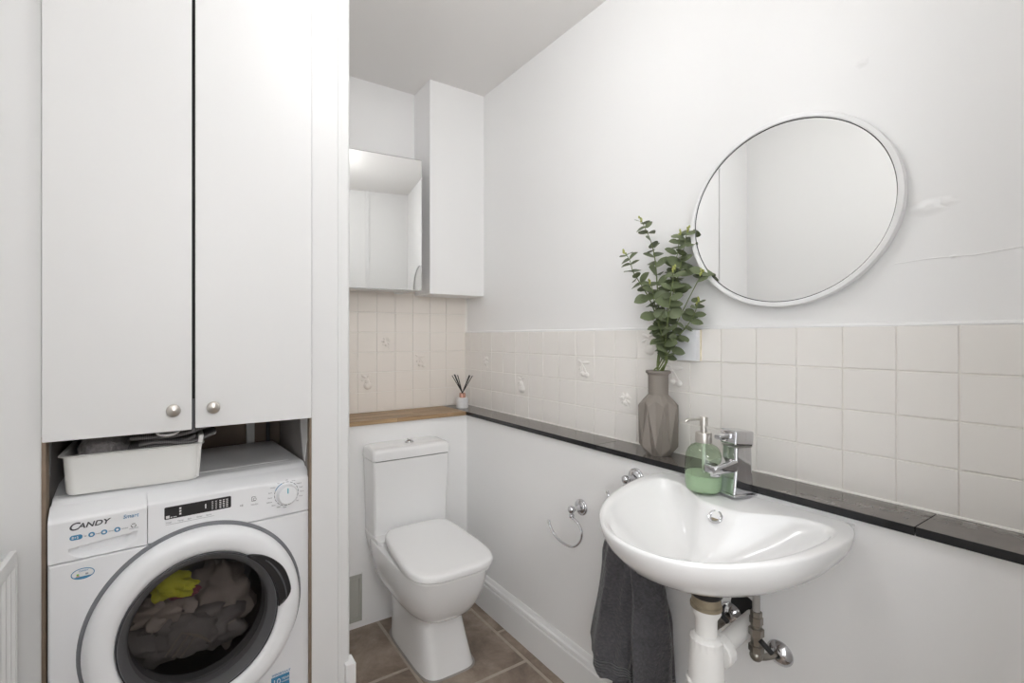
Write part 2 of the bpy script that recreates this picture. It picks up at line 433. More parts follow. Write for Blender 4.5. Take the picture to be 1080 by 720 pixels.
# left wall, partition wall behind the cupboard, front wall with doorway
wl = boxo('wall_left', (XL-.1, YF-.15, 0), (XL, 0, H), M['hall']); tag(wl, 'white left wall', kind='structure')
OX0, OX1, OZ = -1.70, -.60, 2.35
bm = B(); box(bm, (OX1, YF-.12, 0), (.0, YF, H)); box(bm, (XL, YF-.12, OZ), (OX1, YF, H)); box(bm, (XL, YF-.12, 0), (OX0, YF, OZ))
wf = fin('wall_front', bm, M['hall']); tag(wf, 'white wall with the doorway the camera stands in', kind='structure')
bm = B(); box(bm, (OX1-.0, YF-.135, 0), (OX1+.065, YF-.118, OZ+.06), .004); box(bm, (OX0, YF-.135, OZ), (OX1, YF-.118, OZ+.06), .004)
tr = fin('trim_2', bm, M['trimw']); tag(tr, 'white architrave round the doorway', kind='structure')
tr = boxo('trim_3', (-.375, YF, 0), (-.345, YF+.014, H), M['trimw'], None, .003); tag(tr, 'white vertical batten on the wall beside the doorway', kind='structure')
# hall behind the camera; unseen window placed in its side wall to light the washroom
HY = -4.9
WY0, WY1, WZ0, WZ1 = -4.0, -2.45, .55, 2.30
h = boxo('wall_rear', (XL, HY-.1, 0), (1.2, HY, H), M['hall']); tag(h, 'far wall of the next room', kind='structure')
bm = B(); box(bm, (XL-.1, HY, 0), (XL, WY0, H)); box(bm, (XL-.1, WY1, 0), (XL, YF-.15, H)); box(bm, (XL-.1, WY0, 0), (XL, WY1, WZ0)); box(bm, (XL-.1, WY0, WZ1), (XL, WY1, H))
h = fin('wall_hall_left', bm, M['hall']); tag(h, 'side wall of the next room with the window', kind='structure')
h = boxo('wall_hall_right', (1.2, HY, 0), (1.3, YF-.15, H), M['hall']); tag(h, 'other side wall of the next room', kind='structure')
bm = B(); box(bm, (XL, HY, H), (1.2, YF, H+.08)); h = fin('ceiling_hall', bm, M['ceil']); h.name = 'ceiling'; tag(h, 'ceiling of the next room', kind='structure')
h = boxo('floor', (0, HY, -.05), (1.2, YF-.12, 0), M['stone']); tag(h, 'floor of the next room', kind='structure')
h = boxo('wall_hall_front', (0, YF-.15, 0), (1.2, YF-.12, H), M['hall']); tag(h, 'white wall beside the doorway in the next room', kind='structure')
bm = B()
for i in range(5):
    yy = WY0 + (WY1-WY0)*i/4; box(bm, (XL-.06, yy-.014, WZ0), (XL-.02, yy+.014, WZ1))
for i in range(7):
    zz = WZ0 + (WZ1-WZ0)*i/6; box(bm, (XL-.06, WY0, zz-.014), (XL-.02, WY1, zz+.014))
w1 = fin('window_1', bm, M['trimw']); tag(w1, 'many-paned window of the next room, placed to light the washroom', kind='structure')
boxo('pane', (XL-.045, WY0, WZ0), (XL-.04, WY1, WZ1), glass_mat('window_glass', (.95, .95, .95), .0), w1)

# ------------------------------------------------------------------ ledge and oak shelf
ledge = empty('stone_ledge', (0, 0, 0)); tag(ledge, 'narrow polished black stone ledge running along the right wall under the tiles', 'ledge')
def slab(y0, y1, poly=None):
    bm = B()
    pts = poly or [(LX-.012, y0), (-.003, y0), (-.003, y1), (LX-.012, y1)]
    loft(bm, [[Vector((x, y, z)) for x, y in pts] for z in (LZ-.018, LZ)])
    o = fin('stone_slab', bm, [M['slab'], M['slabedge']], ledge, 30)
    for p in o.data.polygons:
        if abs(p.normal.z) < .5: p.material_index = 1
    return o
slab(YF, -1.935); slab(-1.933, -1.10)
slab(-1.098, 0, [(LX-.012, -1.098), (-.003, -1.098), (-.003, -.012), (-.155, -.012), (LX-.012, LY-.014)])
oak = B(); pts = [(-.93, LY-.014), (LX-.014, LY-.014), (-.157, -.012), (-.93, -.012)]
loft(oak, [[Vector((x, y, z)) for x, y in pts] for z in (LZ-.018, LZ+.001)])
oak = fin('oak_shelf', oak, M['oak'], None, 30); tag(oak, 'oak block shelf on the boxed wall above the toilet', 'shelf')

# ------------------------------------------------------------------ fitted cupboard
CY = -.80
cup = empty('fitted_cupboard', (-1.355, CY, 0)); tag(cup, 'tall white fitted cupboard above the washing machine, two plain doors', 'cupboard')
def kid(o): 
    o.parent = cup; o.matrix_parent_inverse = Matrix.Translation((1.355, -CY, 0)); return o
CL, CR = -1.662, -1.048
kid(boxo('left_post', (XL, CY, 0), (CL-.004, CY+.03, H), M['gloss'], None, .003))
bm = B()
prof = [(CR+.004, 0), (-.966, 0), (-.964, -.003), (-.958, -.003), (-.954, -.0005), (-.936, -.0005), (-.928, .004), (-.9235, .013), (-.9225, .03), (CR+.004, .03)]
loft(bm, [[Vector((x, CY+y, z)) for x, y in prof] for z in (0, H)])
kid(fin('right_post', bm, M['gloss'], None, 50))
kid(boxo('side_panel', (-.935, CY+.03, 0), (-.920, 0, H), M['wall']))
kid(boxo('inner_panel', (CR+.002, CY+.03, .0), (CR+.018, -.0, 1.10), M['rawwall']))
kid(boxo('inner_panel', (CL-.018, CY+.03, .0), (CL-.004, -.0, 1.10), M['rawwall']))
kid(boxo('timber_edge', (CR-.002, CY+.004, 0), (CR+.004, CY+.03, 1.10), M['woodedge']))
kid(boxo('timber_edge', (CL-.004, CY-.003, 0), (CL+.004, CY+.03, 1.06), M['woodedge']))
kid(boxo('cupboard_floor', (CL, CY+.03, 1.085), (CR, -.0, 1.10), M['raw']))
# white paint smears on the inside panel
bm = B()
pts = [(-.765, 1.07), (-.765, .99), (-.742, .96), (-.72, .90), (-.70, .905), (-.68, .95), (-.66, 1.0), (-.655, 1.07)]
loft(bm, [[Vector((x, y, z)) for y, z in pts] for x in (CR+.002, CR+.0004)])
kid(fin('paint_smear', bm, M['wall_low'], None, 30))
bm = B()
pts = [(-.765, 1.05), (-.765, .97), (-.72, .95), (-.70, 1.05)]
loft(bm, [[Vector((x, y, z)) for y, z in pts] for x in (CL-.004, CL-.0025)])
kid(fin('paint_smear', bm, M['wall_low'], None, 30))
kid(boxo('back_board', (CL, -.30, .5), (CR, -.29, 1.09), M['raw']))
kid(boxo('gap_shade_strip', (-1.37, CY+.004, 1.06), (-1.345, CY+.02, H), M['rubber']))  # black strip standing in for the shade between the doors
def cdoor(x0, x1, z0, kx, kz, dy, which):
    bm = B(); box(bm, (x0, CY-.020+dy, z0), (x1, CY-.001, H-.01), .0018, 2)
    d = kid(fin('door', bm, M['gloss'], None, 30)); 
    bm = B(); mt = Matrix.Translation((kx, CY-.020+dy, kz)) @ Matrix.Rotation(PI/2, 4, 'X')
    lathe(bm, [(.0001, 0), (.006, 0), (.006, .008), (.0055, .012), (.009, .016), (.0155, .019), (.0165, .022), (.0155, .026), (.011, .029), (.0001, .0305)], 28, mt)
    k = fin('knob', bm, M['nickel'], None, 40); k.parent = d; k['label'] = 'round satin nickel knob'
    return d
cdoor(CL, -1.3605, 1.050, -1.402, 1.107, -.002, 'left')
cdoor(-1.3525, CR-.001, 1.053, -1.311, 1.108, .0, 'right')
# cable dangling from the gap between the doors
bm = B(); box(bm, (-1.359, CY-.012, 1.04), (-1.354, CY-.006, 1.13)); kid(fin('cable_end', bm, M['dgrey']))
# post base block
kid(boxo('plinth_block', (-.945, CY-.02, 0), (-.912, CY+.03, .27), M['trimw'], None, .003))

# pipes and rail at the back of the recess
bm = B(); box(bm, (-1.170, -.315, .5), (-1.142, -.302, 1.083)); o = fin('conduit', bm, M['plast']); tag(o, 'pale vertical conduit strip on the back of the appliance recess', 'conduit')
bm = B(); tube(bm, [(-1.096, -.325, .5), (-1.096, -.325, 1.083)], .007, 10); o = fin('copper_pipe', bm, M['dgrey']); tag(o, 'dark thin vertical pipe on the back of the appliance recess', 'pipe')

# ------------------------------------------------------------------ washing machine
WA = rad(5)
wm = empty('washing_machine', (-1.650, -.83, 0), WA); tag(wm, 'white front-loading washing machine with dark round glass door', 'washing machine')
W, D, ZT, ZS = .611, .46, .900, .763
def chamf(bm, x0, x1, y0, z0, inset=0):
    pass
# cabinet
RC = Vector((.315, 0, .528)); RH = .200
bm = B(); box(bm, (0, .012, .02), (W, D, ZS-.001), .004); 
# hole is made by building the cabinet as an open-fronted shell
bm.free(); bm = B()
t = .006

for xa in (0, W-t):
    loft(bm, [[Vector((x, y, z)) for y, z in ((.012, .02), (D, .02), (D, ZT-.014), (.052, ZT-.014), (.014, ZT-.046))] for x in (xa, xa+t)])
box(bm, (0, D-t, .02), (W, D, ZT-.012)); box(bm, (0, .012, .02), (W, D, .026))
fin('cabinet', bm, M['appl'], wm)
# front panel with round opening
def front_panel():
    bm = B(); N = 96
    x0, x1, z0, z1 = 0, W, .02, ZS-.0015
    def edge(a):
        c, s = math.cos(a), math.sin(a)
        tx = ((x1-RC.x)/c if c > 0 else (x0-RC.x)/c) if abs(c) > 1e-6 else 9
        tz = ((z1-RC.z)/s if s > 0 else (z0-RC.z)/s) if abs(s) > 1e-6 else 9
        t = min(tx, tz); return RC.x + c*t, RC.z + s*t
    angs = sorted(set([2*PI*k/N for k in range(N)] + [math.atan2(z-RC.z, x-RC.x) % (2*PI) for x in (x0, x1) for z in (z0, z1)]))
    R = []
    for y, f in ((.06, 'h'), (.004, 'h'), (0, 'g'), (0, 'm'), (0, 'e2'), (.004, 'e'), (.014, 'e')):
        ring = []
        for a in angs:
            c, s = math.cos(a), math.sin(a)
            if f == 'h': p = (RC.x + RH*c, RC.z + RH*s)
            elif f == 'g': p = (RC.x + (RH+.004)*c, RC.z + (RH+.004)*s)
            else:
                ex, ez = edge(a)
                if f == 'e': p = (ex, ez)
                elif f == 'e2': p = (ex + (.004 if ex < x0+.0001 else -.004 if ex > x1-.0001 else 0), ez + (.003 if ez < z0+.0001 else -.003 if ez > z1-.0001 else 0))
                else:
                    hx, hz = RC.x + (RH+.004)*c, RC.z + (RH+.004)*s
                    p = ((hx+ex)/2, (hz+ez)/2)
            ring.append(Vector((p[0], y, p[1])))
        R.append(ring)
    loft(bm, R, False, False)
    return fin('front_panel', bm, M['appl'], wm, 30)
front_panel()
# worktop: chamfered front, slightly inset top
bm = B()
prof = [(.012, ZT-.040), (.048, ZT-.012), (.056, ZT-.004), (.066, ZT), (.085, ZT), (.088, ZT-.0015), (.091, ZT), (D-.03, ZT), (D, ZT-.004), (D, ZT-.03), (.02, ZT-.045)]
def wx(x, inset): return x
loft(bm, [[Vector((x, y, z)) for y, z in prof] for x in (.003, W-.003)])
fin('worktop', bm, M['appl2'], wm, 25)
bm = B(); box(bm, (.035, .11, ZT-.001), (W-.035, D-.03, ZT+.0012), .001, 2); fin('worktop_inset', bm, M['appl2'], wm)
# control panel (front face + rounded top edge)
def panel_part(name, x0, x1, m, field=None):
    bm = B(); nx = max(2, int((x1-x0)/.002)) if field else 2; 
    zs = [ZS + .001 + k*(ZT-.042-ZS)/50 for k in range(51)] if field else [ZS+.001, ZS+.004, ZT-.045]
    prof = [(.012, ZS+.001), (.003, ZS+.001)] + [(0, z) for z in zs[1:]] + [(.0015, ZT-.036), (.008, ZT-.029), (.046, ZT-.0125), (.046, ZT-.030)]
    rings = []
    for i in range(nx+1):
        x = x0 + (x1-x0)*i/nx
        rings.append([Vector((x, y + (field(x, z) if field else 0), z)) for y, z in prof])
    loft(bm, rings, True, True)
    return fin(name, bm, m, wm, 28)
def scoop(x, z):
    u = (x - .104)/.068
    if abs(u) >= 1: return 0
    top = .801 - .000 + .0; top = .787 + .012*(u+1)/2 + .006
    bot = .762 + .022*abs(u)**3 + .004*(u+1)/2
    if z > top or z < bot: return 0
    t = (z-bot)/(top-bot)
    return .024 * min(1, t*1.7)**.9 * (1-abs(u)**5)
drawer = panel_part('detergent_drawer', .0, .1915, M['appl2'], scoop)
panel = panel_part('control_panel', .193, W, M['appl2'])
def FM(x, z, y=-.0006):   # matrix putting text in the panel's plane
    return Matrix.Translation((x, y, z)) @ Matrix.Rotation(PI/2, 4, 'X')
# logo, small printing
text('brand_lettering', 'C', .0245, M['ink'], drawer, FM(.036, .8365), shear=.25, sx=1.15)
text('brand_lettering', 'ANDY', .0170, M['ink'], drawer, FM(.0535, .8385), shear=.25, sx=1.25)
text('range_lettering', 'Smart', .0135, M['blue'], drawer, FM(.141, .842), shear=.2)
def pill(x, z, w, h, m, parent, y=-.0006, r=None):
    bm = B(); pts = rrect(w, h, r or min(w, h)/2*.98, 6, x, z)
    loft(bm, [[Vector((a, yy, b)) for a, b in pts] for yy in (.0005, y)]); return fin('printed_badge', bm, m, parent, 30)
pill(.051, .8185, .024, .0115, M['blue'], drawer); text('badge_figures', '8+5', .0085, M['wht'], drawer, FM(.0425, .8155, -.0011))
for x in (.080, .104, .130): 
    pill(x, .8185, .0125, .0115, M['blue'], drawer); pill(x, .8185, .006, .0055, M['wht'], drawer, -.0011)
for x, s in ((.0655, 'kg'), (.088, 'inverter'), (.1125, 'sensor'), (.138, 'remote')): text('badge_words', s, .0045, M['ink2'], drawer, FM(x, .817))
bm = B(); 
for k in range(3):
    a = k*2*PI/3+PI/2; tube(bm, [(.163+.005*math.cos(a+q), -.0006, .821+.0045*math.sin(a+q)) for q in (-.8, -.3, .3, .8)], .0008, 5)
fin('wool_symbol', bm, M['ink'], drawer); text('badge_words', 'WOOLMARK', .0034, M['ink2'], drawer, FM(.1535, .8125))
# display
disp = pill(.3075, .835, .158, .0315, M['black'], panel, -.0012, .003); disp.name = 'display'; disp['label'] = 'black glossy display'
bm = B()
def disp_glyph(bm, x, z, w, h): box(bm, (x, -.0016, z), (x+w, -.0010, z+h))
GL = [(.232, .8215, .008, .007), (.242, .8225, .004, .002), (.248, .8225, .008, .0015)] + [(.262, .826+.0072*k, .0045, .0045) for k in range(3)] + [(.322, .8295, .003, .012)] + [(.338+.009*c, .824+.0048*r, .004, .0016) for c in range(2) for r in range(5)] + [(.357+.0085*c, .8235+.0048*r, .0048, .0022) for c in range(3) for r in range(5)]
for g0, g1 in ((0, 3), (3, 6), (6, 7), (7, 17), (17, 32)):
    bm = B()
    for (x, z, w, h) in GL[g0:g1]: disp_glyph(bm, x, z, w, h)
    fin('lit_symbols', bm, M['wht'], panel)
for k, (x, s) in enumerate(((.231, 'Wash'), (.258, 'Temp'), (.281, 'Spin'), (.302, 'Delay'), (.325, 'Extra'))): text('button_words', s, .0058, M['ink2'] if k < 0 else M['ink2'], panel, FM(x, .8085))
bm = B(); box(bm, (.231, -.0006, .8045), (.345, .0004, .8051)); fin('printed_line', bm, M['ink2'], panel)
text('start_symbol', '>II', .008, M['ink'], panel, FM(.409, .815))
text('touch_words', 'TOUCH', .0055, M['ink2'], panel, FM(.438, .812))
bm = B(); 
for a, b in (((.441, .824), (.451, .824)), ((.441, .836), (.451, .836)), ((.441, .824), (.441, .836))): tube(bm, [(a[0], -.0006, a[1]), (b[0], -.0006, b[1])], .0006, 5)
tube(bm, [(.449+.004*math.cos(w), -.0006, .8285+.004*math.sin(w)) for w in [k*.5 for k in range(13)]], .0006, 5)
fin('touch_symbol', bm, M['ink'], panel)
# programme dial
dz = .8275
bm = B(); mt = Matrix.Translation((.5375, 0, dz)) @ Matrix.Rotation(PI/2, 4, 'X')
lathe(bm, [(.031, -.001), (.031, .002), (.0285, .004), (.0272, .018), (.0255, .0205), (.021, .0215), (.0001, .0218)], 48, mt)
dial = fin('programme_dial', bm, M['appl2'], wm, 30)
bm = B(); box(bm, (.5345, -.0224, dz+.006), (.5375, -.0215, dz+.021)); fin('pointer', bm, M['teal'], dial)
bm = B()
for k in range(18):
    a = rad(k*20 + 6)
    if 110 < (k*20+6) < 165: continue
    tube(bm, [(.5375+.0345*math.cos(a+q), -.0005, dz+.0345*math.sin(a+q)) for q in (-.12, 0, .12)], .0007, 5)
fin('dial_ring_marks', bm, M['ink'], panel)
bm = B(); tube(bm, [(.5375+.0345*math.cos(a), -.0005, dz+.0345*math.sin(a)) for a in [rad(112+5*k) for k in range(10)]], .0012, 5); fin('eco_mark', bm, M['blue'], panel)
for k, (a, s) in enumerate(((88, 'Off'), (62, 'Drain'), (38, 'Hygiene'), (18, 'Rapid'), (-2, 'Mixed'), (-22, 'Wool'), (-42, 'Dry'), (120, 'Eco'), (142, 'Cotton'), (165, 'Sport'), (186, 'Denim'), (205, 'Delicate'), (224, 'Shirts'), (243, 'Steam'), (266, 'Rinse'))):
    r = .040; x = .5375 + r*math.cos(rad(a)); z = dz + r*math.sin(rad(a)) - .0015
    x -= len(s)*.0024 * (1 - math.cos(rad(a)))/2*1.1
    if x + len(s)*.0024 < W - .002: text('programme_words', s, .0046, M['ink2'], panel, FM(x, z))
# door: moulded ring, seal, glass bowl, grip
RCm = Matrix.Translation((RC.x, 0, RC.z)) @ Matrix.Rotation(PI/2, 4, 'X')
bm = B(); lathe(bm, [(.200, -.012), (.263, -.003), (.2645, .001), (.259, .004), (.20, .004)], 96, RCm); fin('door_seal', bm, M['grey'], wm, 40)
bm = B(); lathe(bm, [(.254, .004), (.2555, .010), (.2535, .022), (.247, .034), (.236, .041), (.222, .043), (.206, .041), (.196, .036), (.191, .028), (.1895, .018), (.1895, .004)], 112, RCm)
door = fin('porthole_door', bm, M['appl2'], wm, 40)
bm = B(); lathe(bm, [(.1900, .020), (.1895, .030), (.186, .0315), (.179, .027), (.172, .018), (.165, .010), (.164, -.01)], 96, RCm); fin('inner_rim', bm, M['grey'], door, 40)
bm = B(); lathe(bm, [(.1890, .0330), (.1865, .0335), (.186, .031), (.1885, .030)], 96, RCm); fin('rim_line', bm, M['black'], door, 40)
bm = B(); lathe(bm, [(.166, .012), (.160, .004), (.150, -.012), (.138, -.032), (.120, -.052), (.09, -.068), (.05, -.077), (.0001, -.080)], 80, RCm); g = fin('glass_bowl', bm, M['bowlglass'], door, 60); g['label'] = 'dark clear glass bowl'
bm = B(); lathe(bm, [(.187, .0300), (.17, .0345), (.13, .038), (.07, .040), (.0001, .0405)], 80, RCm); g = fin('door_glass', bm, M['doorglass'], door, 60); g['label'] = 'smooth outer door glass'
bm = B(); lathe(bm, [(.20, -.012), (.185, -.02), (.17, -.03), (.165, -.05), (.185, -.07)], 80, RCm); fin('door_gasket', bm, M['dgrey'], wm, 40)
# grip in the ring
bm = B(); NN = 28; rings = []
def grip_ring(a, ro, ri, y):
    c, s = math.cos(a), math.sin(a)
    return [Vector((RC.x + r*c, yy, RC.z + r*s)) for r, yy in ((ri, y+.022), (ri, y+.002), (ri+.003, y), ((ri+ro)/2, y+.003), (ro-.003, y), (ro, y+.003), (ro, y+.022))]
for k in range(NN+1):
    t = k/NN; a = rad(-2 + 57*t)
    w = min(1, math.sin(PI*min(1, t*5)/2)) * (1 - max(0, (t-.45)/.55)**1.6*.93)
    ri = .1885; ro = ri + .0035 + .036*w**.8
    rings.append(grip_ring(a, ro, ri, -.0445))
loft(bm, rings, True, True)
gr = fin('door_grip', bm, M['black'], door, 50); gr['label'] = 'black moulded grip'
bm = B(); rings = []
for k in range(15):
    t = k/14; a = rad(4 + 38*t); w = math.sin(PI*t)**.5
    c, s = math.cos(a), math.sin(a)
    rings.append([Vector((RC.x + r*c, yy, RC.z + r*s)) for r, yy in ((.211-.006*t-.0015, -.0455), (.211-.006*t, -.0475), (.211-.006*t+.003*w+.001, -.0455))])
loft(bm, rings); fin('grip_ridge', bm, M['dgrey'], door, 50)
# drum
bm = B(); lathe(bm, [(.185, -.07), (.222, -.085), (.225, -.10), (.225, -.40), (.0001, -.41)], 64, RCm); fin('drum', bm, M['drum'], wm, 40)
# stickers
st = pill(.0635, .7295, .044, .0245, M['wht'], wm, -.0006, .0122); st.name = 'oval_sticker'; st['label'] = 'small white oval sticker with blue rim'
for p in st.data.vertices: p.co.z = .7295 + (p.co.z-.7295)*1.0
bm = B(); tube(bm, [(.0635+.0215*math.cos(a), -.0008, .7295+.0122*math.sin(a)) for a in [2*PI*k/40 for k in range(41)]], .0009, 6); fin('blue_border', bm, M['blue'], st)
bm = B(); pts = [(.0635+.0205*math.cos(a), .7295+.0115*math.sin(a)) for a in [rad(215+k*11) for k in range(11)]]
loft(bm, [[Vector((x, y, z)) for x, z in pts] for y in (-.0005, -.0009)]); fin('blue_foot', bm, M['blue'], st)
text('sticker_words', 'CANDY', .0052, M['blue'], st, FM(.056, .7345, -.001))
pill(.054, .728, .005, .0045, M['lime'], st, -.001); pill(.071, .7275, .006, .004, M['ink2'], st, -.001); pill(.054, .7245, .007, .0016, M['red'], st, -.001)
st = pill(.520, .262, .052, .058, M['blue'], wm, -.0006, .001); st.name = 'warranty_sticker'; st['label'] = 'blue sticker reading 10 YEAR'
text('sticker_words', '10', .022, M['wht'], st, FM(.497, .268, -.001), sx=1.1); text('sticker_words', 'YEAR', .0095, M['wht'], st, FM(.523, .276, -.001)); text('sticker_words', 'WARRANTY', .006, M['wht'], st, FM(.5225, .268, -.001))
text('sticker_words', 'IMPORTANT', .0095, M['blue'], st, FM(.496, .2935, -.0006)); 
# laundry inside the drum
def blob(name, c, r, sc, m, seed, amp=.25, fr=9, label='', cat='', group=None, parentm=None, rot=0):
    bm = B(); bmesh.ops.create_icosphere(bm, subdivisions=4, radius=1)
    R = Matrix.Rotation(rot, 3, 'Y')
    for v in bm.verts:
        n = v.co.normalized()
        k = 1 + amp*smooth_noise(n.x*2.2+seed, n.y*2.2, n.z*2.2) + amp*.55*abs(smooth_noise(n.x*5+seed, n.y*5+seed, n.z*5)) 
        v.co = R @ Vector((n.x*k*r*sc[0], n.y*k*r*sc[1], n.z*k*r*sc[2])) 
    o = fin(name, bm, m, None, 60, c); tag(o, label, cat, group); return o
def wloc(x, y, z):
    v = Matrix.Rotation(WA, 3, 'Z') @ Vector((x, y, z)); return Vector((-1.650, -.83, 0)) + v
blob('crumpled_garment', wloc(.27, .20, .43), .10, (1.25, .9, .75), M['cloth_g'], 1, .5, label='dark grey crumpled laundry low in the washing machine drum', cat='laundry')
blob('crumpled_garment', wloc(.39, .22, .45), .095, (.9, .8, 1.15), M['cloth_b'], 5, .45, label='taupe laundry on the right side of the washing machine drum', cat='laundry')
blob('crumpled_garment', wloc(.235, .17, .50), .06, (1.2, .8, .8), M['cloth_b'], 8, .5, label='beige crumpled cloth just under the yellow cloth in the drum', cat='laundry')
blob('crumpled_garment', wloc(.245, .125, .592), .050, (1.15, .5, .62), M['cloth_y'], 3, .75, label='bright yellow-green cloth behind the glass of the washing machine', cat='laundry', rot=.25)
blob('crumpled_garment', wloc(.285, .14, .553), .028, (1.3, .6, .5), M['cloth_p'], 4, .5, label='small dark pink cloth below the yellow one in the drum', cat='laundry')
blob('crumpled_garment', wloc(.36, .17, .415), .075, (1.2, .8, .7), M['cloth_g'], 21, .5, label='dark grey cloth at the bottom right of the drum', cat='laundry')
# patterned sock-like cloth : grey with pale zigzags
o = blob('patterned_cloth', wloc(.30, .13, .43), .062, (1.2, .6, .9), M['cloth_g'], 12, .3, label='dark cloth with pale zigzag pattern low behind the door glass', cat='laundry')
bm = B()
def zig(pts, y=.0):
    tube(bm, [(p[0], y, p[1]) for p in pts], .0028, 6)
for off in (0, .018, .036): zig([(-.06+off, -.02-off*.4), (-.02+off, .035-off*.5), (.03+off*.6, .01-off*.7)])
o2 = fin('pale_zigzag', bm, M['vase'], o); o2.location = (0, -.047, 0)

# ------------------------------------------------------------------ storage tray with towels on the washing machine
TRX0, TRX1, TRY0, TRY1, TZ0 = -1.630, -1.342, -.775, -.42, ZT+.0035
tray = B()
def trayring(w0, w1, d0, d1, r, z, n=6): return [Vector((x, y, z)) for x, y in rrect(w1-w0, d1-d0, r, n, (w0+w1)/2, (d0+d1)/2)]
R = []
for dx, z in ((.012, 0), (.004, .002), (.001, .008), (0, .018), (-.004, .092), (-.004, .096), (-.012, .0985), (-.013, .1005), (-.010, .102), (-.002, .1015), (.001, .098), (.003, .02), (.008, .006), (.015, .004)):
    R.append(trayring(TRX0+dx, TRX1-dx, TRY0+dx, TRY1-dx, .022, TZ0+z))
loft(tray, R, True, True)
tray = fin('storage_tray', tray, M['plast'], None, 40); tag(tray, 'white plastic tray of towels on top of the washing machine', 'tray')
# raised right end of the tray
bm = B()
loft(bm, [[Vector((x, y, z)) for x, y in rrect(w_, .350+2*g_, .003, 3, TRX1+xo, (TRY0+TRY1)/2)] for z, xo, w_, g_ in ((TZ0+.006, -.004, .008, -.006), (TZ0+.09, .001, .010, .002), (TZ0+.112, .004, .012, .006), (TZ0+.121, .005, .012, .006), (TZ0+.123, .005, .009, .004))])
fin('raised_end', bm, M['plast'], tray, 40)
o = blob('fleece_towel', Vector((-1.560, -.665, TZ0+.085)), .06, (1.0, 1.45, .90), M['towel2'], 2, .2, label='dark fluffy grey towel at the left end of the tray', cat='towel')
# folded ribbed towel
bm = B(); N = 30
def layer(z0, th, x0, x1, y0, y1, bend):
    rings = []
    for i in range(N+1):
        t = i/N; x = x0 + (x1-x0)*t; z = z0 + bend(t)
        rings.append([Vector((x, y, zz+z)) for y, zz in ((y0, 0), (y0-.004, th*.3), (y0-.004, th*.7), (y0, th), (y1, th), (y1, 0))])
    loft(bm, rings)
layer(TZ0+.088, .011, -1.505, -1.350, -.755, -.52, lambda t: .004*math.sin(t*5) + .028*t**3)
layer(TZ0+.103, .010, -1.480, -1.300, -.764, -.52, lambda t: .004*math.sin(t*7) - .004*t + .055*max(0, t-.5)**1.6)
layer(TZ0+.115, .012, -1.500, -1.300, -.750, -.52, lambda t: .004*math.cos(t*6) + .022*t**2)
o = fin('folded_towel', bm, M['ribtowel'], None, 50); tag(o, 'folded ribbed grey towel lying across the right side of the tray', 'towel')
bm = B(); rings = []
mt = Matrix.Translation((-1.415, -.770, TZ0+.134)) @ Matrix.Rotation(rad(20), 4, 'X')
lathe(bm, [(.0001, 0), (.018, .001), (.028, .006), (.032, .014), (.030, .014), (.026, .008), (.0001, .004)], 32, mt)
o = fin('small_dish', bm, M['plast'], None, 40); tag(o, 'small white rounded dish lying on the folded towel', 'dish')

# ------------------------------------------------------------------ toilet
toi = empty('toilet', (-.5, LY, 0)); tag(toi, 'white close-coupled toilet with closed squared lid', 'toilet')
def tk(o): o.parent = toi; o.matrix_parent_inverse = Matrix.Translation((.5, -LY, 0)); return o
def sq(z, xc, hw, yf, yb, p=3.2, n=48, pf=None, backhw=None):
    out = []; yc = (yf+yb)/2; hd = (yb-yf)/2
    for k in range(n):
        a = 2*PI*k/n; c, s = math.cos(a), math.sin(a)
        q = p if s > 0 else (pf or p)
        x = math.copysign(abs(c)**(2/q), c); y = math.copysign(abs(s)**(2/q), s)
        w = hw
        if backhw is not None:
            t = (y+1)/2; w = hw + (backhw-hw)*max(0, t-.25)/.75
        out.append(Vector((xc + w*x, yc + hd*y, z)))
    return out
bm = B()
XC = -.497
secs = [(0, XC+.010, .116, -.700, -.30, 5, None), (.004, XC+.010, .117, -.702, -.30, 5, None), (.03, XC+.008, .113, -.695, -.30, 5, None), (.10, XC+.004, .104, -.676, -.30, 5, None), (.17, XC, .099, -.662, -.29, 4.5, None), (.196, XC, .100, -.662, -.28, 4.2, None),
        (.206, XC-.002, .108, -.680, -.27, 3.4, None), (.224, XC-.004, .128, -.712, -.265, 3.0, None), (.250, XC-.006, .146, -.740, -.26, 2.9, None), (.290, XC-.008, .162, -.767, -.25, 3.0, None), (.340, XC-.010, .173, -.788, -.24, 3.1, None), (.385, XC-.012, .178, -.800, -.235, 3.2, None), (.418, XC-.012, .179, -.803, -.235, 3.3, None), (.424, XC-.012, .176, -.800, -.235, 3.3, None)]
loft(bm, [sq(z, xc, hw, yf, yb, 5, 56, p) for z, xc, hw, yf, yb, p, _ in secs])
tk(fin('bowl', bm, M['ceramic'], None, 50))
# plateau the cistern sits on
bm = B()
loft(bm, [[Vector((x, y, z)) for x, y in rrect(w, d, .025, 5, XC+.0, (LY-.002)-d/2)] for z, w, d in ((.30, .28, .16), (.36, .33, .175), (.40, .355, .185), (.432, .364, .19), (.440, .362, .188))])
tk(fin('cistern_platform', bm, M['ceramic'], None, 50))
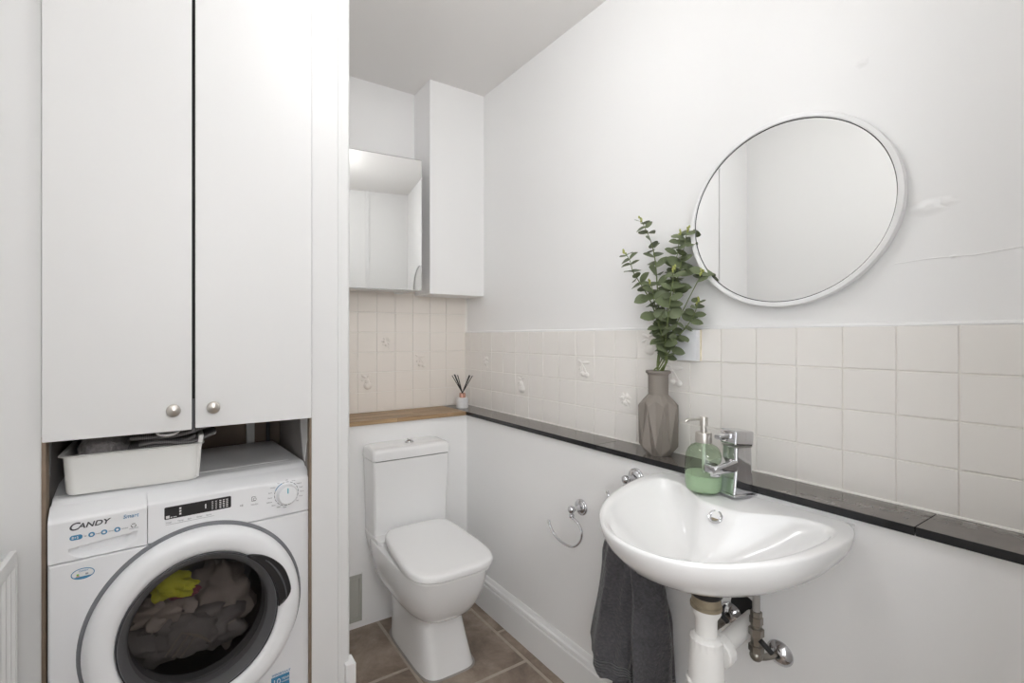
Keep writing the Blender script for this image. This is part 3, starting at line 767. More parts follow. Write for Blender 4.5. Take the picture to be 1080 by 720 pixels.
# seat ring + lid
def lidring(z, gx, gy, sl=0):
    pts = []
    y0, y1 = -.822+gy, -.375-gy*.5
    for k in range(64):
        a = 2*PI*k/64; c, s = math.cos(a), math.sin(a)
        q = 6.5 if s > 0 else 3.7
        x = math.copysign(abs(c)**(2/q), c); y = math.copysign(abs(s)**(2/q), s)
        t = (y+1)/2; hw = .186 - gx - .030*t**1.6
        yy = (y0+y1)/2 + (y1-y0)/2*y
        xc = -.520 + .022*t
        pts.append(Vector((xc + hw*x, yy, z + sl*t)))
    return pts
bm = B(); loft(bm, [lidring(.424, .006, .006, .004), lidring(.432, .005, .005, .006), lidring(.434, .008, .008, .006)])
tk(fin('seat', bm, M['seat'], None, 40))
bm = B(); loft(bm, [lidring(.4355, .004, .004, .008), lidring(.437, .001, .001, .010), lidring(.442, 0, 0, .012), lidring(.452, .001, .001, .014), lidring(.4575, .0045, .0045, .015), lidring(.461, .012, .012, .0155), lidring(.4625, .03, .03, .016), lidring(.463, .10, .10, .016)])
tk(fin('lid', bm, M['seat'], None, 40))
# cistern
CX0, CX1, CF = -.683, -.316, -.362
bm = B()
loft(bm, [[Vector((x, y, z)) for x, y in rrect(w, d, .012, 5, (CX0+CX1)/2, LY-.003-d/2)] for z, w, d in ((.441, .350, .118), (.46, .352, .122), (.70, .364, .134), (.761, .366, .135))])
cis = tk(fin('cistern', bm, M['ceramic'], None, 50))
bm = B()
loft(bm, [[Vector((x, y, z)) for x, y in rrect(w, d, r, 5, (CX0+CX1)/2, LY-.001-d/2)] for z, w, d, r in ((.764, .366, .135, .012), (.766, .374, .141, .014), (.795, .374, .141, .014), (.806, .370, .138, .016), (.813, .358, .130, .018), (.816, .33, .11, .02), (.8165, .2, .06, .02))])
lid = tk(fin('cistern_lid', bm, M['ceramic'], None, 50))
bm = B(); mt = Matrix.Translation((-.487, -.290, .816))
lathe(bm, [(.0001, -.001), (.022, -.001), (.022, .002), (.0205, .004), (.019, .0045), (.0185, .003), (.017, .007), (.010, .010), (.0001, .011)], 32, mt)
fb = tk(fin('flush_button', bm, M['chrome'], None, 40)); fb['label'] = 'domed chrome flush button'
bm = B(); box(bm, (-.4875, -.308, .8245), (-.4865, -.272, .8278)); x = fin('button_split', bm, M['black']); x.parent = fb
# dirty sealant where the pan meets the floor
bm = B(); loft(bm, [sq(z, XC+.010, .116+g, -.700-g, -.30+g, 5, 56) for z, g in ((0, .008), (.003, .004), (.005, 0))]); tk(fin('floor_sealant', bm, M['caulk'], None, 60))

# access vent low on the back wall
vt = B(); box(vt, (-.83, LY-.004, .030), (-.688, LY, .238), .0015); vt = fin('access_vent', vt, M['vent']); tag(vt, 'small grey metal plate low on the wall left of the toilet', 'access plate')
bm = B(); 
for a, b in (((-.82, .045), (-.698, .050)), ((-.82, .218), (-.698, .223)), ((-.703, .045), (-.698, .223))): box(bm, (a[0], LY-.007, a[1]), (b[0], LY-.003, b[1]), .001)
fin('raised_frame', bm, M['vent'], vt)
bm = B(); box(bm, (-.688, LY-.0055, .020), (-.684, LY, .245), .001); fin('edge_lip', bm, M['wall_low'], vt)

# ------------------------------------------------------------------ mirrored wall cabinet
mc = empty('mirror_cabinet', (-.62, 0, 1.5)); tag(mc, 'mirrored bathroom cabinet on the back wall, door slightly ajar', 'cabinet')
def mk(o): o.parent = mc; o.matrix_parent_inverse = Matrix.Translation((.62, 0, -1.5)); return o
bm = B(); box(bm, (-.90, -.125, 1.525), (-.372, -.001, 2.165), .001); mk(fin('carcass', bm, M['trimw']))
da = rad(-5.8)
hx, hy = -.90, -.128
dm = Matrix.Translation((hx, hy, 0)) @ Matrix.Rotation(da, 4, 'Z')
DW = .528
bm = B(); box(bm, (0, -.016, 1.518), (DW, -.002, 2.158), .0008); bm.transform(dm); dd = mk(fin('door', bm, M['steel']))
bm = B(); box(bm, (.002, -.0195, 1.523), (DW-.002, -.016, 2.153), .0006); bm.transform(dm); g = fin('mirror_glass', bm, M['mirror']); g.parent = dd; g['label'] = 'clear mirror face'
# small stuff below cabinet : light pull bracket
bm = B(); box(bm, (-.45, -.05, 1.515), (-.41, -.03, 1.525), .001); mk(fin('bracket', bm, M['plast']))

# ------------------------------------------------------------------ round mirror
RMy, RMz, RMr = -1.634, 1.626, .250
rm = empty('round_mirror', (-.0, RMy, RMz)); tag(rm, 'large round white-framed mirror on the right wall above the basin', 'mirror')
mt = Matrix.Rotation(rad(2.0), 4, 'Z') @ Matrix.Rotation(-PI/2, 4, 'Y')
fm = Matrix.Translation((-.0095, 0, 0)) @ mt
bm = B(); lathe(bm, [(RMr-.004, .0), (RMr, .002), (RMr, .019), (RMr-.0015, .0215), (RMr-.010, .0222), (RMr-.0125, .021), (RMr-.0130, .015)], 128, fm); fin('frame', bm, M['trimw'], rm, 35)
bm = B(); lathe(bm, [(RMr-.0127, .0158), (RMr-.0150, .0160), (RMr-.0150, .0150)], 128, fm); fin('inner_edge', bm, M['black'], rm, 35)
bm = B(); lathe(bm, [(RMr-.013, .0152), (.0001, .0152)], 128, fm); g = fin('mirror_glass', bm, M['mirror'], rm, 0); g['label'] = 'silvered mirror disc'
bm = B(); lathe(bm, [(RMr-.004, .0), (.0001, .0)], 64, fm); fin('backing', bm, M['trimw'], rm, 0)

# ------------------------------------------------------------------ basin
sink = empty('washbasin', (LX, -1.60, .70)); tag(sink, 'white D-shaped ceramic washbasin fixed to the right wall', 'washbasin')
def sk(o): o.parent = sink; o.matrix_parent_inverse = Matrix.Translation((-LX, 1.60, -.70)); return o
HW = .254
def outer(s, d):
    if d < 0: return False
    if d <= .08: 
        # rounded rear corners
        cr = .035
        if d < cr and abs(s) > HW-.010-cr: return (abs(s)-(HW-.010-cr))**2 + (cr-d)**2 < cr**2
        return abs(s) < HW - .010 + .010*min(1, d/.08)
    return (s/HW)**2 + ((d-.08)/.364)**2 < 1
def inner(s, d):
    dl = .048 + .074*math.exp(-(abs(s)/.105)**4)
    if d < dl: return False
    k = .224
    if d <= .09: return abs(s) < k - .4*max(0, .075-d)
    return (abs(s)/k)**2.05 + ((d-.09)/.338)**2.05 < 1
NB = 144; DC = .205
def radii(fn):
    out = []
    for k in range(NB):
        a = 2*PI*k/NB; lo, hi = 0, .5
        for _ in range(30):
            m_ = (lo+hi)/2
            if fn(m_*math.cos(a), DC + m_*math.sin(a)): lo = m_
            else: hi = m_
        out.append(lo)
    return out
ro = radii(outer); ri = radii(inner)
def smooth(r, it=2):
    for _ in range(it): r = [(r[i-1] + 2*r[i] + r[(i+1) % NB])/4 for i in range(NB)]
    return r
ri = smooth(ri, 6); ro = smooth(ro, 1)
def bp3(s, d, z): return Vector((LX - d, -1.60 + s*-1, z))
def rimz(d): return .889 - .036*min(1, max(0, d)/.42)
rings = []
for k, zf in ((.0, -.142), (.25, -.142), (.45, -.136), (.60, -.122), (.74, -.102), (.86, -.077), (.94, -.050), (.98, -.030), (.996, -.015)):
    ring = []
    for i in range(NB):
        a = 2*PI*i/NB; s = ro[i]*math.cos(a); d = DC + ro[i]*math.sin(a)
        dk = .12 + (d-.12)*k if d > .12 else d
        sk_ = s*(k if d > .0 else k)
        if k == 0: sk_, dk = s*.002, .12+(d-.12)*.002
        fz = rimz(dk) + zf*(1 - .0*d)
        # the underside rises towards the front rim
        ring.append(bp3(sk_, dk, fz))
    rings.append(ring)
for dr, zf in ((0, -.006), (.001, -.0025), (.003, -.0005), (.007, .0008)):
    rings.append([bp3((ro[i]-dr)*math.cos(2*PI*i/NB), DC + (ro[i]-dr)*math.sin(2*PI*i/NB), rimz(DC + ro[i]*math.sin(2*PI*i/NB)) + zf) for i in range(NB)])
for e, zf in ((.010, .0005), (.004, -.001), (0, -.0035), (-.004, -.008), (-.010, -.018)):
    rings.append([bp3((ri[i]+e)*math.cos(2*PI*i/NB), DC + (ri[i]+e)*math.sin(2*PI*i/NB), rimz(DC + ri[i]*math.sin(2*PI*i/NB)) + zf) for i in range(NB)])
for k, zf in ((.90, -.028), (.80, -.046), (.68, -.066), (.54, -.086), (.38, -.101), (.2, -.109), (.08, -.112)):
    rings.append([bp3(ri[i]*k*math.cos(2*PI*i/NB), DC + .035*(1-k) + (ri[i]*k)*math.sin(2*PI*i/NB), rimz(DC + ri[i]*math.sin(2*PI*i/NB))*k + rimz(DC)*(1-k) + .004*(1-k) + zf) for i in range(NB)])
bm = B(); loft(bm, rings, True, True); bmesh.ops.remove_doubles(bm, verts=bm.verts, dist=.0004)
sk(fin('basin', bm, M['ceramic'], None, 70))
# overflow ring
on = Vector((-.75, 0, .66)).normalized()
oc = Vector((-.268, -1.601, .856))
q = on.to_track_quat('Z', 'Y').to_matrix().to_4x4()
bm = B(); lathe(bm, [(.0165, -.004), (.0178, .002), (.0158, .004), (.0125, .0035), (.0105, .001), (.010, -.006)], 32, Matrix.Translation(oc) @ q)
ov = sk(fin('overflow_ring', bm, M['chrome'], None, 50)); ov['label'] = 'chrome overflow ring'
bm = B(); lathe(bm, [(.0107, -.0025), (.0001, -.0025)], 24, Matrix.Translation(oc) @ q); x = fin('overflow_hole', bm, M['brass'], None, 0); x.parent = ov
# waste in the bowl
bm = B(); lathe(bm, [(.0001, .006), (.018, .005), (.022, .002), (.031, .002), (.034, -.002)], 32, Matrix.Translation((LX-DC-.035, -1.60, .762))); sk(fin('plug', bm, M['chrome'], None, 50))
# sealant between basin and wall
bm = B(); tube(bm, [(LX-.001, -1.835, .888), (LX-.001, -1.60, .8895), (LX-.001, -1.365, .888)], .003, 6); sk(fin('wall_sealant', bm, M['wall_low'], None, 50))

# ------------------------------------------------------------------ mixer tap
TX, TY = LX-.012, -1.592
tap = empty('mixer_tap', (TX-.0, TY, .888), rad(-16)); tap.location.z = .891; tap.scale = (1.08, 1.06, 1.15); tag(tap, 'square chrome monobloc mixer tap at the back of the basin', 'tap')
bm = B(); box(bm, (-.046, -.033, 0), (.022, .033, .006), .0025, 3); fin('base_plate', bm, M['chrome'], tap)
bm = B(); loft(bm, [[Vector((x, y, z)) for x, y in rrect(w, d, r, 5, cx, 0)] for z, w, d, r, cx in ((.006, .060, .052, .004, -.010), (.020, .056, .048, .005, -.008), (.05, .050, .044, .006, -.006), (.092, .048, .043, .006, -.006), (.106, .048, .043, .007, -.006))])
fin('body', bm, M['chrome'], tap, 40)
bm = B(); box(bm, (-.030, -.0215, .1065), (.018, .0215, .110), .0008); fin('steel_collar', bm, M['steel'], tap)  # thin brushed steel collar under the handle head
bm = B(); box(bm, (-.034, -.024, .110), (.021, .024, .143), .005, 4); bmesh.ops.rotate(bm, verts=bm.verts, cent=(0, 0, .125), matrix=Matrix.Rotation(rad(4), 3, 'Y')); hd = fin('handle_head', bm, M['chrome'], tap)
bm = B(); loft(bm, [[Vector((x, y + 0, z)) for y, z in rrect(w, h_, .003, 3, 0, zc)] for x, w, h_, zc in ((-.028, .026, .013, .131), (-.046, .023, .012, .130), (-.060, .021, .011, .129), (-.064, .017, .008, .129))]); fin('lever', bm, M['chrome'], hd, 40)
bm = B(); loft(bm, [[Vector((x, y, z)) for y, z in rrect(w, h_, r, 5, 0, zc)] for x, w, h_, zc, r in ((-.018, .042, .030, .068, .006), (-.040, .046, .027, .0655, .007), (-.060, .046, .024, .063, .008), (-.078, .045, .021, .060, .008), (-.086, .040, .017, .0585, .007), (-.088, .032, .011, .058, .004))]); sp = fin('spout', bm, M['chrome'], tap, 40)
bm = B(); lathe(bm, [(.0001, 0), (.011, 0), (.012, .002), (.012, .010)], 24, Matrix.Translation((-.071, 0, .043))); fin('aerator', bm, M['chrome'], sp, 40)

# ------------------------------------------------------------------ soap dispenser
sd = empty('soap_dispenser', (-.193, -1.524, .887), rad(28)); sd.scale = (1.30, 1.36, 1.14); tag(sd, 'squat green glass soap dispenser with chrome pump beside the tap', 'soap dispenser')
def bsec(z, w, r): return [Vector((x, y, z)) for x, y in rrect(w, w*.86, r, 7)]
prof = [(.0, .050, .018), (.002, .064, .024), (.008, .072, .027), (.02, .0755, .028), (.055, .0765, .028), (.075, .0755, .029), (.086, .0725, .029), (.096, .065, .027), (.103, .054, .022), (.108, .038, .016), (.111, .026, .0115), (.116, .024, .011)]
bm = B(); loft(bm, [bsec(z, w, r) for z, w, r in prof], True, False); b_ = fin('bottle', bm, M['greenglass'], sd, 60); b_['label'] = 'clear green glass bottle'
bm = B(); loft(bm, [bsec(z, w-.0016, r-.0006) for z, w, r in ((.002, .062, .023), (.008, .072, .027), (.02, .0755, .028), (.040, .0761, .028), (.0405, .074, .028))]); fin('liquid_soap', bm, M['soap'], sd, 60)
bm = B(); lathe(bm, [(.0001, .112), (.0145, .112), (.015, .114), (.015, .133), (.0135, .1355), (.006, .136), (.0055, .150), (.0075, .151), (.0075, .170), (.006, .172), (.0001, .172)], 32); pc = fin('pump', bm, M['nickel'], sd, 40)
bm = B(); tube(bm, bez([(.0, 0, .166), (-.018, 0, .166), (-.032, 0, .165), (-.037, 0, .160)], 4), .0032, 10); fin('nozzle', bm, M['nickel'], pc, 60); pc.rotation_euler = (0, 0, rad(-56))
bm = B(); tube(bm, [(0, 0, .112), (.002, 0, .05), (.006, 0, .012)], .003, 8); fin('dip_tube', bm, M['plast'], sd, 60)

# ------------------------------------------------------------------ faceted vase
vx, vy = -.073, -1.297
vase = empty('faceted_vase', (vx, vy, LZ)); tag(vase, 'taupe faceted pottery vase standing on the stone ledge', 'vase')
bm = B(); n = 9
def vz(r, z, ph): return [bm.verts.new((r*math.cos(2*PI*(k+ph)/n+.1), r*math.sin(2*PI*(k+ph)/n+.1), z)) for k in range(n)]
def star(re, rodd, ze, zo): return [bm.verts.new(((re if k % 2 == 0 else rodd)*math.cos(PI*k/n+.1), (re if k % 2 == 0 else rodd)*math.sin(PI*k/n+.1), ze if k % 2 == 0 else zo)) for k in range(2*n)]
n = 8
V = [star(.034, .036, 0, 0), star(.0440, .0600, .046, .030), star(.0625, .0470, .157, .174), star(.0315, .0315, .191, .191)]
bm.faces.new(V[0][::-1])
for a_, b_, o_ in ((V[0], V[1], 0), (V[1], V[2], 1), (V[2], V[3], 0)):
    for k in range(2*n):
        q = (k+1) % (2*n)
        if (k % 2 == 0) == (o_ == 1): bm.faces.new((a_[k], a_[q], b_[k])); bm.faces.new((a_[q], b_[q], b_[k]))
        else: bm.faces.new((a_[k], a_[q], b_[q])); bm.faces.new((a_[k], b_[q], b_[k]))
bmesh.ops.bevel(bm, geom=list(bm.edges), offset=.0009, segments=1, affect='EDGES')
body = fin('body', bm, M['vase'], vase, 0)
bm = B(); lathe(bm, [(.0302, .185), (.0302, .252), (.033, .258), (.0375, .261), (.0385, .265), (.0365, .2685), (.0325, .269), (.0275, .266), (.0265, .26), (.0265, .19), (.0001, .19)], 48); fin('neck', bm, M['vase'], vase, 45)

# ------------------------------------------------------------------ eucalyptus
def leaf(bm, p, d, nrm, L, Wd, cup=.15):
    d = d.normalized(); sdir = nrm.cross(d).normalized(); nn = d.cross(sdir).normalized()
    rows = []; m = 6
    for i in range(m+1):
        t = i/m; w = Wd/2*(math.sin(PI*min(1, t*.94+.05)))**.62 if 0 < t < 1 else Wd*.04
        c = p + d*(L*t) - nn*(L*.18*t*t)
        rows.append([c + sdir*(-w) + nn*(cup*w), c, c + sdir*w + nn*(cup*w)])
    vs = [[bm.verts.new(q) for q in r] for r in rows]
    for i in range(m):
        for j in (0, 1): bm.faces.new((vs[i][j], vs[i][j+1], vs[i+1][j+1], vs[i+1][j]))
mouth = Vector((vx, vy, LZ+.262))
branches = [
 ('tallest eucalyptus branch, leaning left of centre in the vase', [(675,229),(680,240),(687,256),(691,275),(693,300),(695,330),(697,362)], -.075, 9, 1.0, 11),
 ('eucalyptus branch reaching furthest left out of the vase', [(657,264),(664,274),(668,287),(676,303),(684,322),(690,348),(695,370)], -.110, 9, .95, 22),
 ('upright eucalyptus branch just right of the tallest one', [(717,243),(716,256),(714,270),(713,288),(709,312),(703,345),(699,372)], -.045, 10, 1.05, 33),
 ('eucalyptus branch with the yellow tip nearest the mirror edge', [(726,239),(723,252),(720,268),(718,285),(714,305),(706,340),(700,372)], -.042, 9, 1.1, 44),
 ('eucalyptus branch arching right to a leaf pair by the mirror rim', [(741,284),(738,292),(733,302),(724,323),(716,343),(707,368),(701,385)], -.045, 3, .95, 55),
 ('low eucalyptus branch with small round leaves bending right', [(737,314),(735,323),(731,334),(724,346),(716,358),(708,374),(701,388)], -.05, 6, .9, 66),
 ('short inner eucalyptus branch at the middle of the bunch', [(684,295),(688,304),(690,318),(692,335),(695,352),(697,366),(698,380)], -.10, 6, 1.0, 77),
 ('short eucalyptus branch hidden low behind the other stems', [(711,280),(709,300),(706,322),(703,340),(700,356),(698,370),(698,382)], -.10, 8, 1.15, 88)]
for label, pp, X, npair, sz, seed in branches:
    rnd = random.Random(seed)
    top = [at(u, v, X) for u, v in pp]
    m_in = mouth + Vector((rnd.uniform(-.012, .012), rnd.uniform(-.012, .012), 0))
    # ease the lower points towards the vase mouth
    L = len(top)
    for i in range(3, L):
        t = (i-2)/(L-1-2); top[i].x = top[i].x + (m_in.x - top[i].x)*t*.8
    path = bez(top + [m_in, Vector((vx+rnd.uniform(-.01,.01), vy+rnd.uniform(-.01,.01), LZ+.20))], 5)
    bm = B(); nP = len(path); tube(bm, path, [.0009 + .0016*min(1, i/nP*1.3) for i in range(nP)], 6)
    br = fin('eucalyptus_branch', bm, M['stem'], None, 60); tag(br, label, 'plant', 'eucalyptus branches in the vase')
    bm = B(); span = len(path)*.70
    npair = npair + (3 if npair > 3 else 0)
    for k in range(npair):
        i = int(3 + (span-3)*(k+.3)/npair) if npair > 3 else (3, 6, 17)[k]
        p = path[i]; d = (path[i-1] - path[i+1]).normalized()
        ax, ay = frame(d); a0 = (k % 2)*PI/2 + rnd.uniform(-.6, .6)
        g = min(1, .6 + .7*(k+1)/npair) * sz
        for sgn in (0, PI):
            a = a0 + sgn; out = ax*math.cos(a) + ay*math.sin(a)
            dr = (out + d*rnd.uniform(.15, .6)).normalized()
            nr = (d*.55 + Vector((-.60+rnd.uniform(-.35,.25), -.35+rnd.uniform(-.4,.4), rnd.uniform(-.1,.5)))).normalized()
            l = .047*min(1, g)*rnd.uniform(.8, 1.12)
            leaf(bm, p, dr, nr, l, l*rnd.uniform(.70, .92), rnd.uniform(-.1, .3))
    lf = fin('leaves', bm, M['leaf'], br, 60)
    bm = B(); tp = path[0]; d = (path[0]-path[2]).normalized()
    for k in range(5):
        q = tp - d*(.004*k) + Vector((rnd.uniform(-.004,.004), rnd.uniform(-.004,.004), 0))
        sphere(bm, q, .0035, (1, .8, 1.4), 6)
    fin('tip_buds', bm, M['bud'], br, 60)

# ------------------------------------------------------------------ reed diffuser
rd = empty('reed_diffuser', (-.092, -.110, LZ)); tag(rd, 'small white reed diffuser with black sticks in the back corner', 'diffuser')
bm = B(); lathe(bm, [(.0001, .0), (.031, .0), (.0325, .002), (.0325, .050), (.031, .053), (.017, .054), (.0001, .054)], 36); fin('jar', bm, mat('white_marbled_jar', (.74, .74, .75), .3, var=.12, vscale=30), rd, 40)
bm = B(); lathe(bm, [(.0001, .054), (.0165, .054), (.0165, .076), (.014, .078), (.0001, .078)], 28); fin('copper_collar', bm, M['copper'], rd, 40)
for k, (dx, dy, h_) in enumerate(((-.052, .02, .172), (-.046, .0, .178), (-.040, -.018, .176), (-.034, .03, .176), (.036, -.02, .170), (.044, .0, .172), (.056, -.012, .168), (-.05, -.01, .165))):
    bm = B(); tube(bm, [(-dx*.12, -dy*.2, .066), (dx, dy, h_)], .0023, 6); fin('reed', bm, M['reed'], rd, 60)

# ------------------------------------------------------------------ blank white box on the tiles
sb = B(); box(sb, (-.036, -1.403, 1.222), (-.011, -1.305, 1.318), .002, 2); sb = fin('switch_box', sb, M['boxw']); tag(sb, 'blank white plastic box fixed on the tiles behind the eucalyptus', 'wall box')
bm = B(); box(bm, (-.016, -1.4055, 1.2225), (-.0105, -1.4025, 1.3185)); fin('aged_sealant', bm, M['yellowed'], sb)

# ------------------------------------------------------------------ towel rings
def towel_ring(y, z, label, kk=1):
    t = empty('towel_ring', (LX, y, z)); tag(t, label, 'towel ring')
    q = Matrix.Rotation(-PI/2, 4, 'Y')
    bm = B(); lathe(bm, [(.029, 0), (.029, .003), (.027, .006), (.023, .0065), (.022, .0095), (.018, .012), (.011, .014), (.0075, .022), (.0072, .040), (.012, .044), (.0135, .050), (.012, .057), (.0065, .0615), (.0001, .062)], 36, q); fin('wall_rose', bm, M['chrome'], t, 50)
    c = Vector((-.050, 0, 0))
    bm = B(); tube(bm, [c + Vector((0, 0, -.010)), c + Vector((-.0, 0, -.022))], .006, 10); sphere(bm, c + Vector((0, 0, -.022)), .0095); fin('ring_holder', bm, M['chrome'], t, 50)
    bm = B()
    loop = [(608,541),(616,549),(619.5,559),(617.5,568),(611,573),(603,571.5),(594,565),(587,555),(584,546)]
    base = at(608, 541, LX-.052)
    pts = bez([c + Vector((-.002, 0, -.024)) + (at(u_, v_, LX-.052) - base)*kk for u_, v_ in loop], 5)
    tube(bm, pts, .0044, 10); sphere(bm, pts[-1], .0052); fin('open_ring', bm, M['chrome'], t, 60)
    return t
towel_ring(-1.022, .676, 'empty chrome open towel ring on the wall between toilet and basin')
towel_ring(-1.262, .846, 'chrome towel ring mostly hidden behind the rim of the basin', .62)

# ------------------------------------------------------------------ hand towel
bm = B()
def drape(path, ph, lobes=5, n=96):
    rings = []
    for i, (yc, zc, w, th, xc) in enumerate(path):
        ring = []; t = i/(len(path)-1)
        for k in range(n):
            a = 2*PI*k/n; c, s = math.cos(a), math.sin(a)
            yr = math.copysign(abs(c)**.8, c)
            y = yc + w/2*yr*(1+.04*math.sin(i*.6+ph))
            amp = .012*min(1, .35+t)
            crease = amp*(1.5*math.sin(yr*lobes*.95+ph+t*.7) + .35*math.sin(yr*lobes*2.3+ph*2-t*1.1)) + .010*smooth_noise(yr*4+ph, t*6, ph)
            x = xc + th/2*s - crease
            z = zc + (.006*math.sin(3*a+ph) if t > .95 else 0)
            ring.append(Vector((x, y, z)))
        rings.append(ring)
    loft(bm, rings)
# points (u, v left / right) read off the photograph, carried to the hanging plane
def lobe(rows, X, th, ph, lobes):
    path = []
    rows2 = []
    for i in range(len(rows)-1):
        for k in range(5):
            t = k/5; rows2.append([rows[i][j] + (rows[i+1][j]-rows[i][j])*t for j in range(3)])
    rows2.append(rows[-1])
    for i, (v, u0, u1) in enumerate(rows2):
        a = at(u0, v, X); b2 = at(u1, v, X); t = i/(len(rows2)-1)
        path.append(((a.y+b2.y)/2, (a.z+b2.z)/2, abs(a.y-b2.y), th*(.55+.45*min(1, t*2.5)), X))
    drape(path, ph, lobes)
lobe([(550, 648, 664), (556, 643, 676), (575, 638, 676), (600, 634, 677), (640, 628, 672), (680, 621, 668), (700, 622, 666), (712, 632, 664)], -.245, .055, .4, 4)
lobe([(553, 646, 672), (562, 652, 684), (590, 656, 692), (620, 658, 698), (660, 657, 701), (700, 654, 703), (740, 652, 706), (775, 652, 708)], -.215, .070, 2.1, 5)
lobe([(575, 660, 690), (600, 664, 697), (640, 668, 703), (690, 670, 707), (760, 672, 711)], -.180, .04, 1.2, 4)
tw_ = fin('hand_towel', bm, M['towel'], None, 70); tag(tw_, 'charcoal hand towel hanging left of the basin', 'towel')
# woven bands near the hem
bm = B()
for v, u0, u1, X in ((668, 625, 640, -.272), (673, 624.5, 640, -.272), (678, 624, 640, -.272)):
    pass
bm.free()

# ------------------------------------------------------------------ pipework under the basin
trap = empty('bottle_trap', (-.352, -1.625, .40)); tag(trap, 'white plastic bottle trap and waste pipe under the basin', 'trap')
def pk(o): o.parent = trap; o.matrix_parent_inverse = Matrix.Translation((.352, 1.625, -.40)); return o
px, py = -.352, -1.628
def pl(name, prof, m, sm=40, n=32): bm = B(); lathe(bm, prof, n, Matrix.Translation((px, py, 0))); return pk(fin(name, bm, m, None, sm))
pl('rubber_washer', [(.0001, .752), (.036, .75), (.041, .735), (.040, .718), (.034, .704), (.030, .700), (.0001, .700)], M['rubber'])
pl('waste_flange', [(.0001, .703), (.030, .702), (.031, .684), (.0335, .682), (.0335, .674), (.0001, .672)], M['brass'])
pl('tail_pipe', [(.0001, .675), (.031, .674), (.0315, .664), (.0235, .650), (.0222, .600), (.0222, .55), (.0001, .55)], M['pipew'])
def nut(name, z0, z1, r, parent=None, m=None, mt=None, ribs=16):
    bm = B(); rings = []
    for z, rr in ((z0, r*.93), (z0+.003, r), (z1-.003, r), (z1, r*.93)):
        rings.append([Vector((rr*(1+.035*(1 if (k//2) % 2 else 0))*math.cos(2*PI*k/(ribs*4)), rr*(1+.035*(1 if (k//2) % 2 else 0))*math.sin(2*PI*k/(ribs*4)), z)) for k in range(ribs*4)])
    loft(bm, rings); bm.transform(mt or Matrix.Translation((px, py, 0))); return fin(name, bm, m or M['pipew'], None, 30)
pk(nut('compression_nut', .575, .605, .0335))
pl('upper_body', [(.0001, .612), (.026, .611), (.031, .607), (.034, .592), (.0355, .575), (.0372, .52), (.038, .50), (.0001, .50)], M['pipew'])
pk(nut('bottle_collar', .478, .508, .0415))
pl('bottle', [(.0001, .48), (.040, .48), (.0395, .42), (.036, .40), (.0001, .396)], M['pipew'])
a = Vector((px, py, .552)); b = Vector((LX+.02, -1.622, .578)); dv = (b-a).normalized()
bm = B(); tube(bm, [a, b], .0215, 24); pk(fin('outlet_pipe', bm, M['pipew'], None, 50))
q = dv.to_track_quat('Z', 'Y').to_matrix().to_4x4()
pk(nut('compression_nut', .038, .066, .0365, mt=Matrix.Translation(a) @ q))
bm = B(); tube(bm, [a + dv*.066, a + dv*.076], [.033, .027], 24); pk(fin('outlet_collar', bm, M['pipew'], None, 50))
bm = B(); lathe(bm, [(.034, .0), (.033, .0015), (.0001, .0015)], 32, Matrix.Translation((LX, -1.598, .592)) @ Matrix.Rotation(-PI/2, 4, 'Y')); x = pk(fin('hole_dark_disc', bm, M['rubber'], None, 50)); x['label'] = 'black disc for the dark hole where the waste enters the wall'  # flat disc, its black stands in for the shade inside the hole

def supply(name, y, zt, zr, label, roseY, roseZ):
    t = empty(name, (LX, roseY, roseZ)); tag(t, label, 'valve')
    X = -.205
    def k(o): o.parent = t; o.matrix_parent_inverse = Matrix.Translation((-LX, -roseY, -roseZ)); return o
    T_ = Matrix.Translation((X, y, 0))
    bm = B(); tube(bm, [(X, y, zr+0.0962), (X+.004, y+.002, zr+0.1258), (X+.006, y+.003, zt)], .0082, 14); k(fin('flexible_hose', bm, M['steel'], None, 60))
    bm = B(); lathe(bm, [(.0001, zr+0.1021), (.0125, zr+0.1021), (.0125, zr+0.0903), (.0145, zr+0.0888), (.0145, zr+0.0725), (.0125, zr+0.0710), (.0115, zr+0.0629), (.0165, zr+0.0614), (.0165, zr+0.0444), (.012, zr+0.0429), (.0115, zr+0.0222), (.0165, zr+0.0207), (.0165, zr+0.0059), (.010, zr+0.0030), (.0001, zr+0.0030)], 6, T_); k(fin('isolating_valve', bm, M['dullmetal'], None, 25))
    bm = B(); tube(bm, bez([(X, y, zr+.01), (X, y, zr-.004), (X+.02, (y+roseY)/2, zr-.010), (LX-.002, roseY, roseZ)], 5), .0078, 12); sphere(bm, (X, y, zr-.004), .0145, (1, 1, 1), 14); k(fin('elbow', bm, M['dullmetal'], None, 60))
    bm = B(); lathe(bm, [(.030, 0), (.0295, .003), (.022, .012), (.012, .017), (.0085, .018)], 32, Matrix.Translation((LX, roseY, roseZ)) @ Matrix.Rotation(-PI/2, 4, 'Y')); x = k(fin('wall_plate', bm, M['chrome'], None, 50)); x['label'] = 'polished chrome cover plate'
    bm = B(); tube(bm, [(X-.006, y-.012, zr+.040), (X+.006, y-.032, zr+.016)], .006, 10); k(fin('valve_handle', bm, M['rubber'], None, 50))
supply('supply_valve', -1.664, .76, .535, 'chrome supply valve with round wall plate right of the white trap', -1.684, .523)
supply('supply_valve', -1.560, .76, .555, 'dull supply valve on the hose half hidden behind the white trap', -1.565, .560)

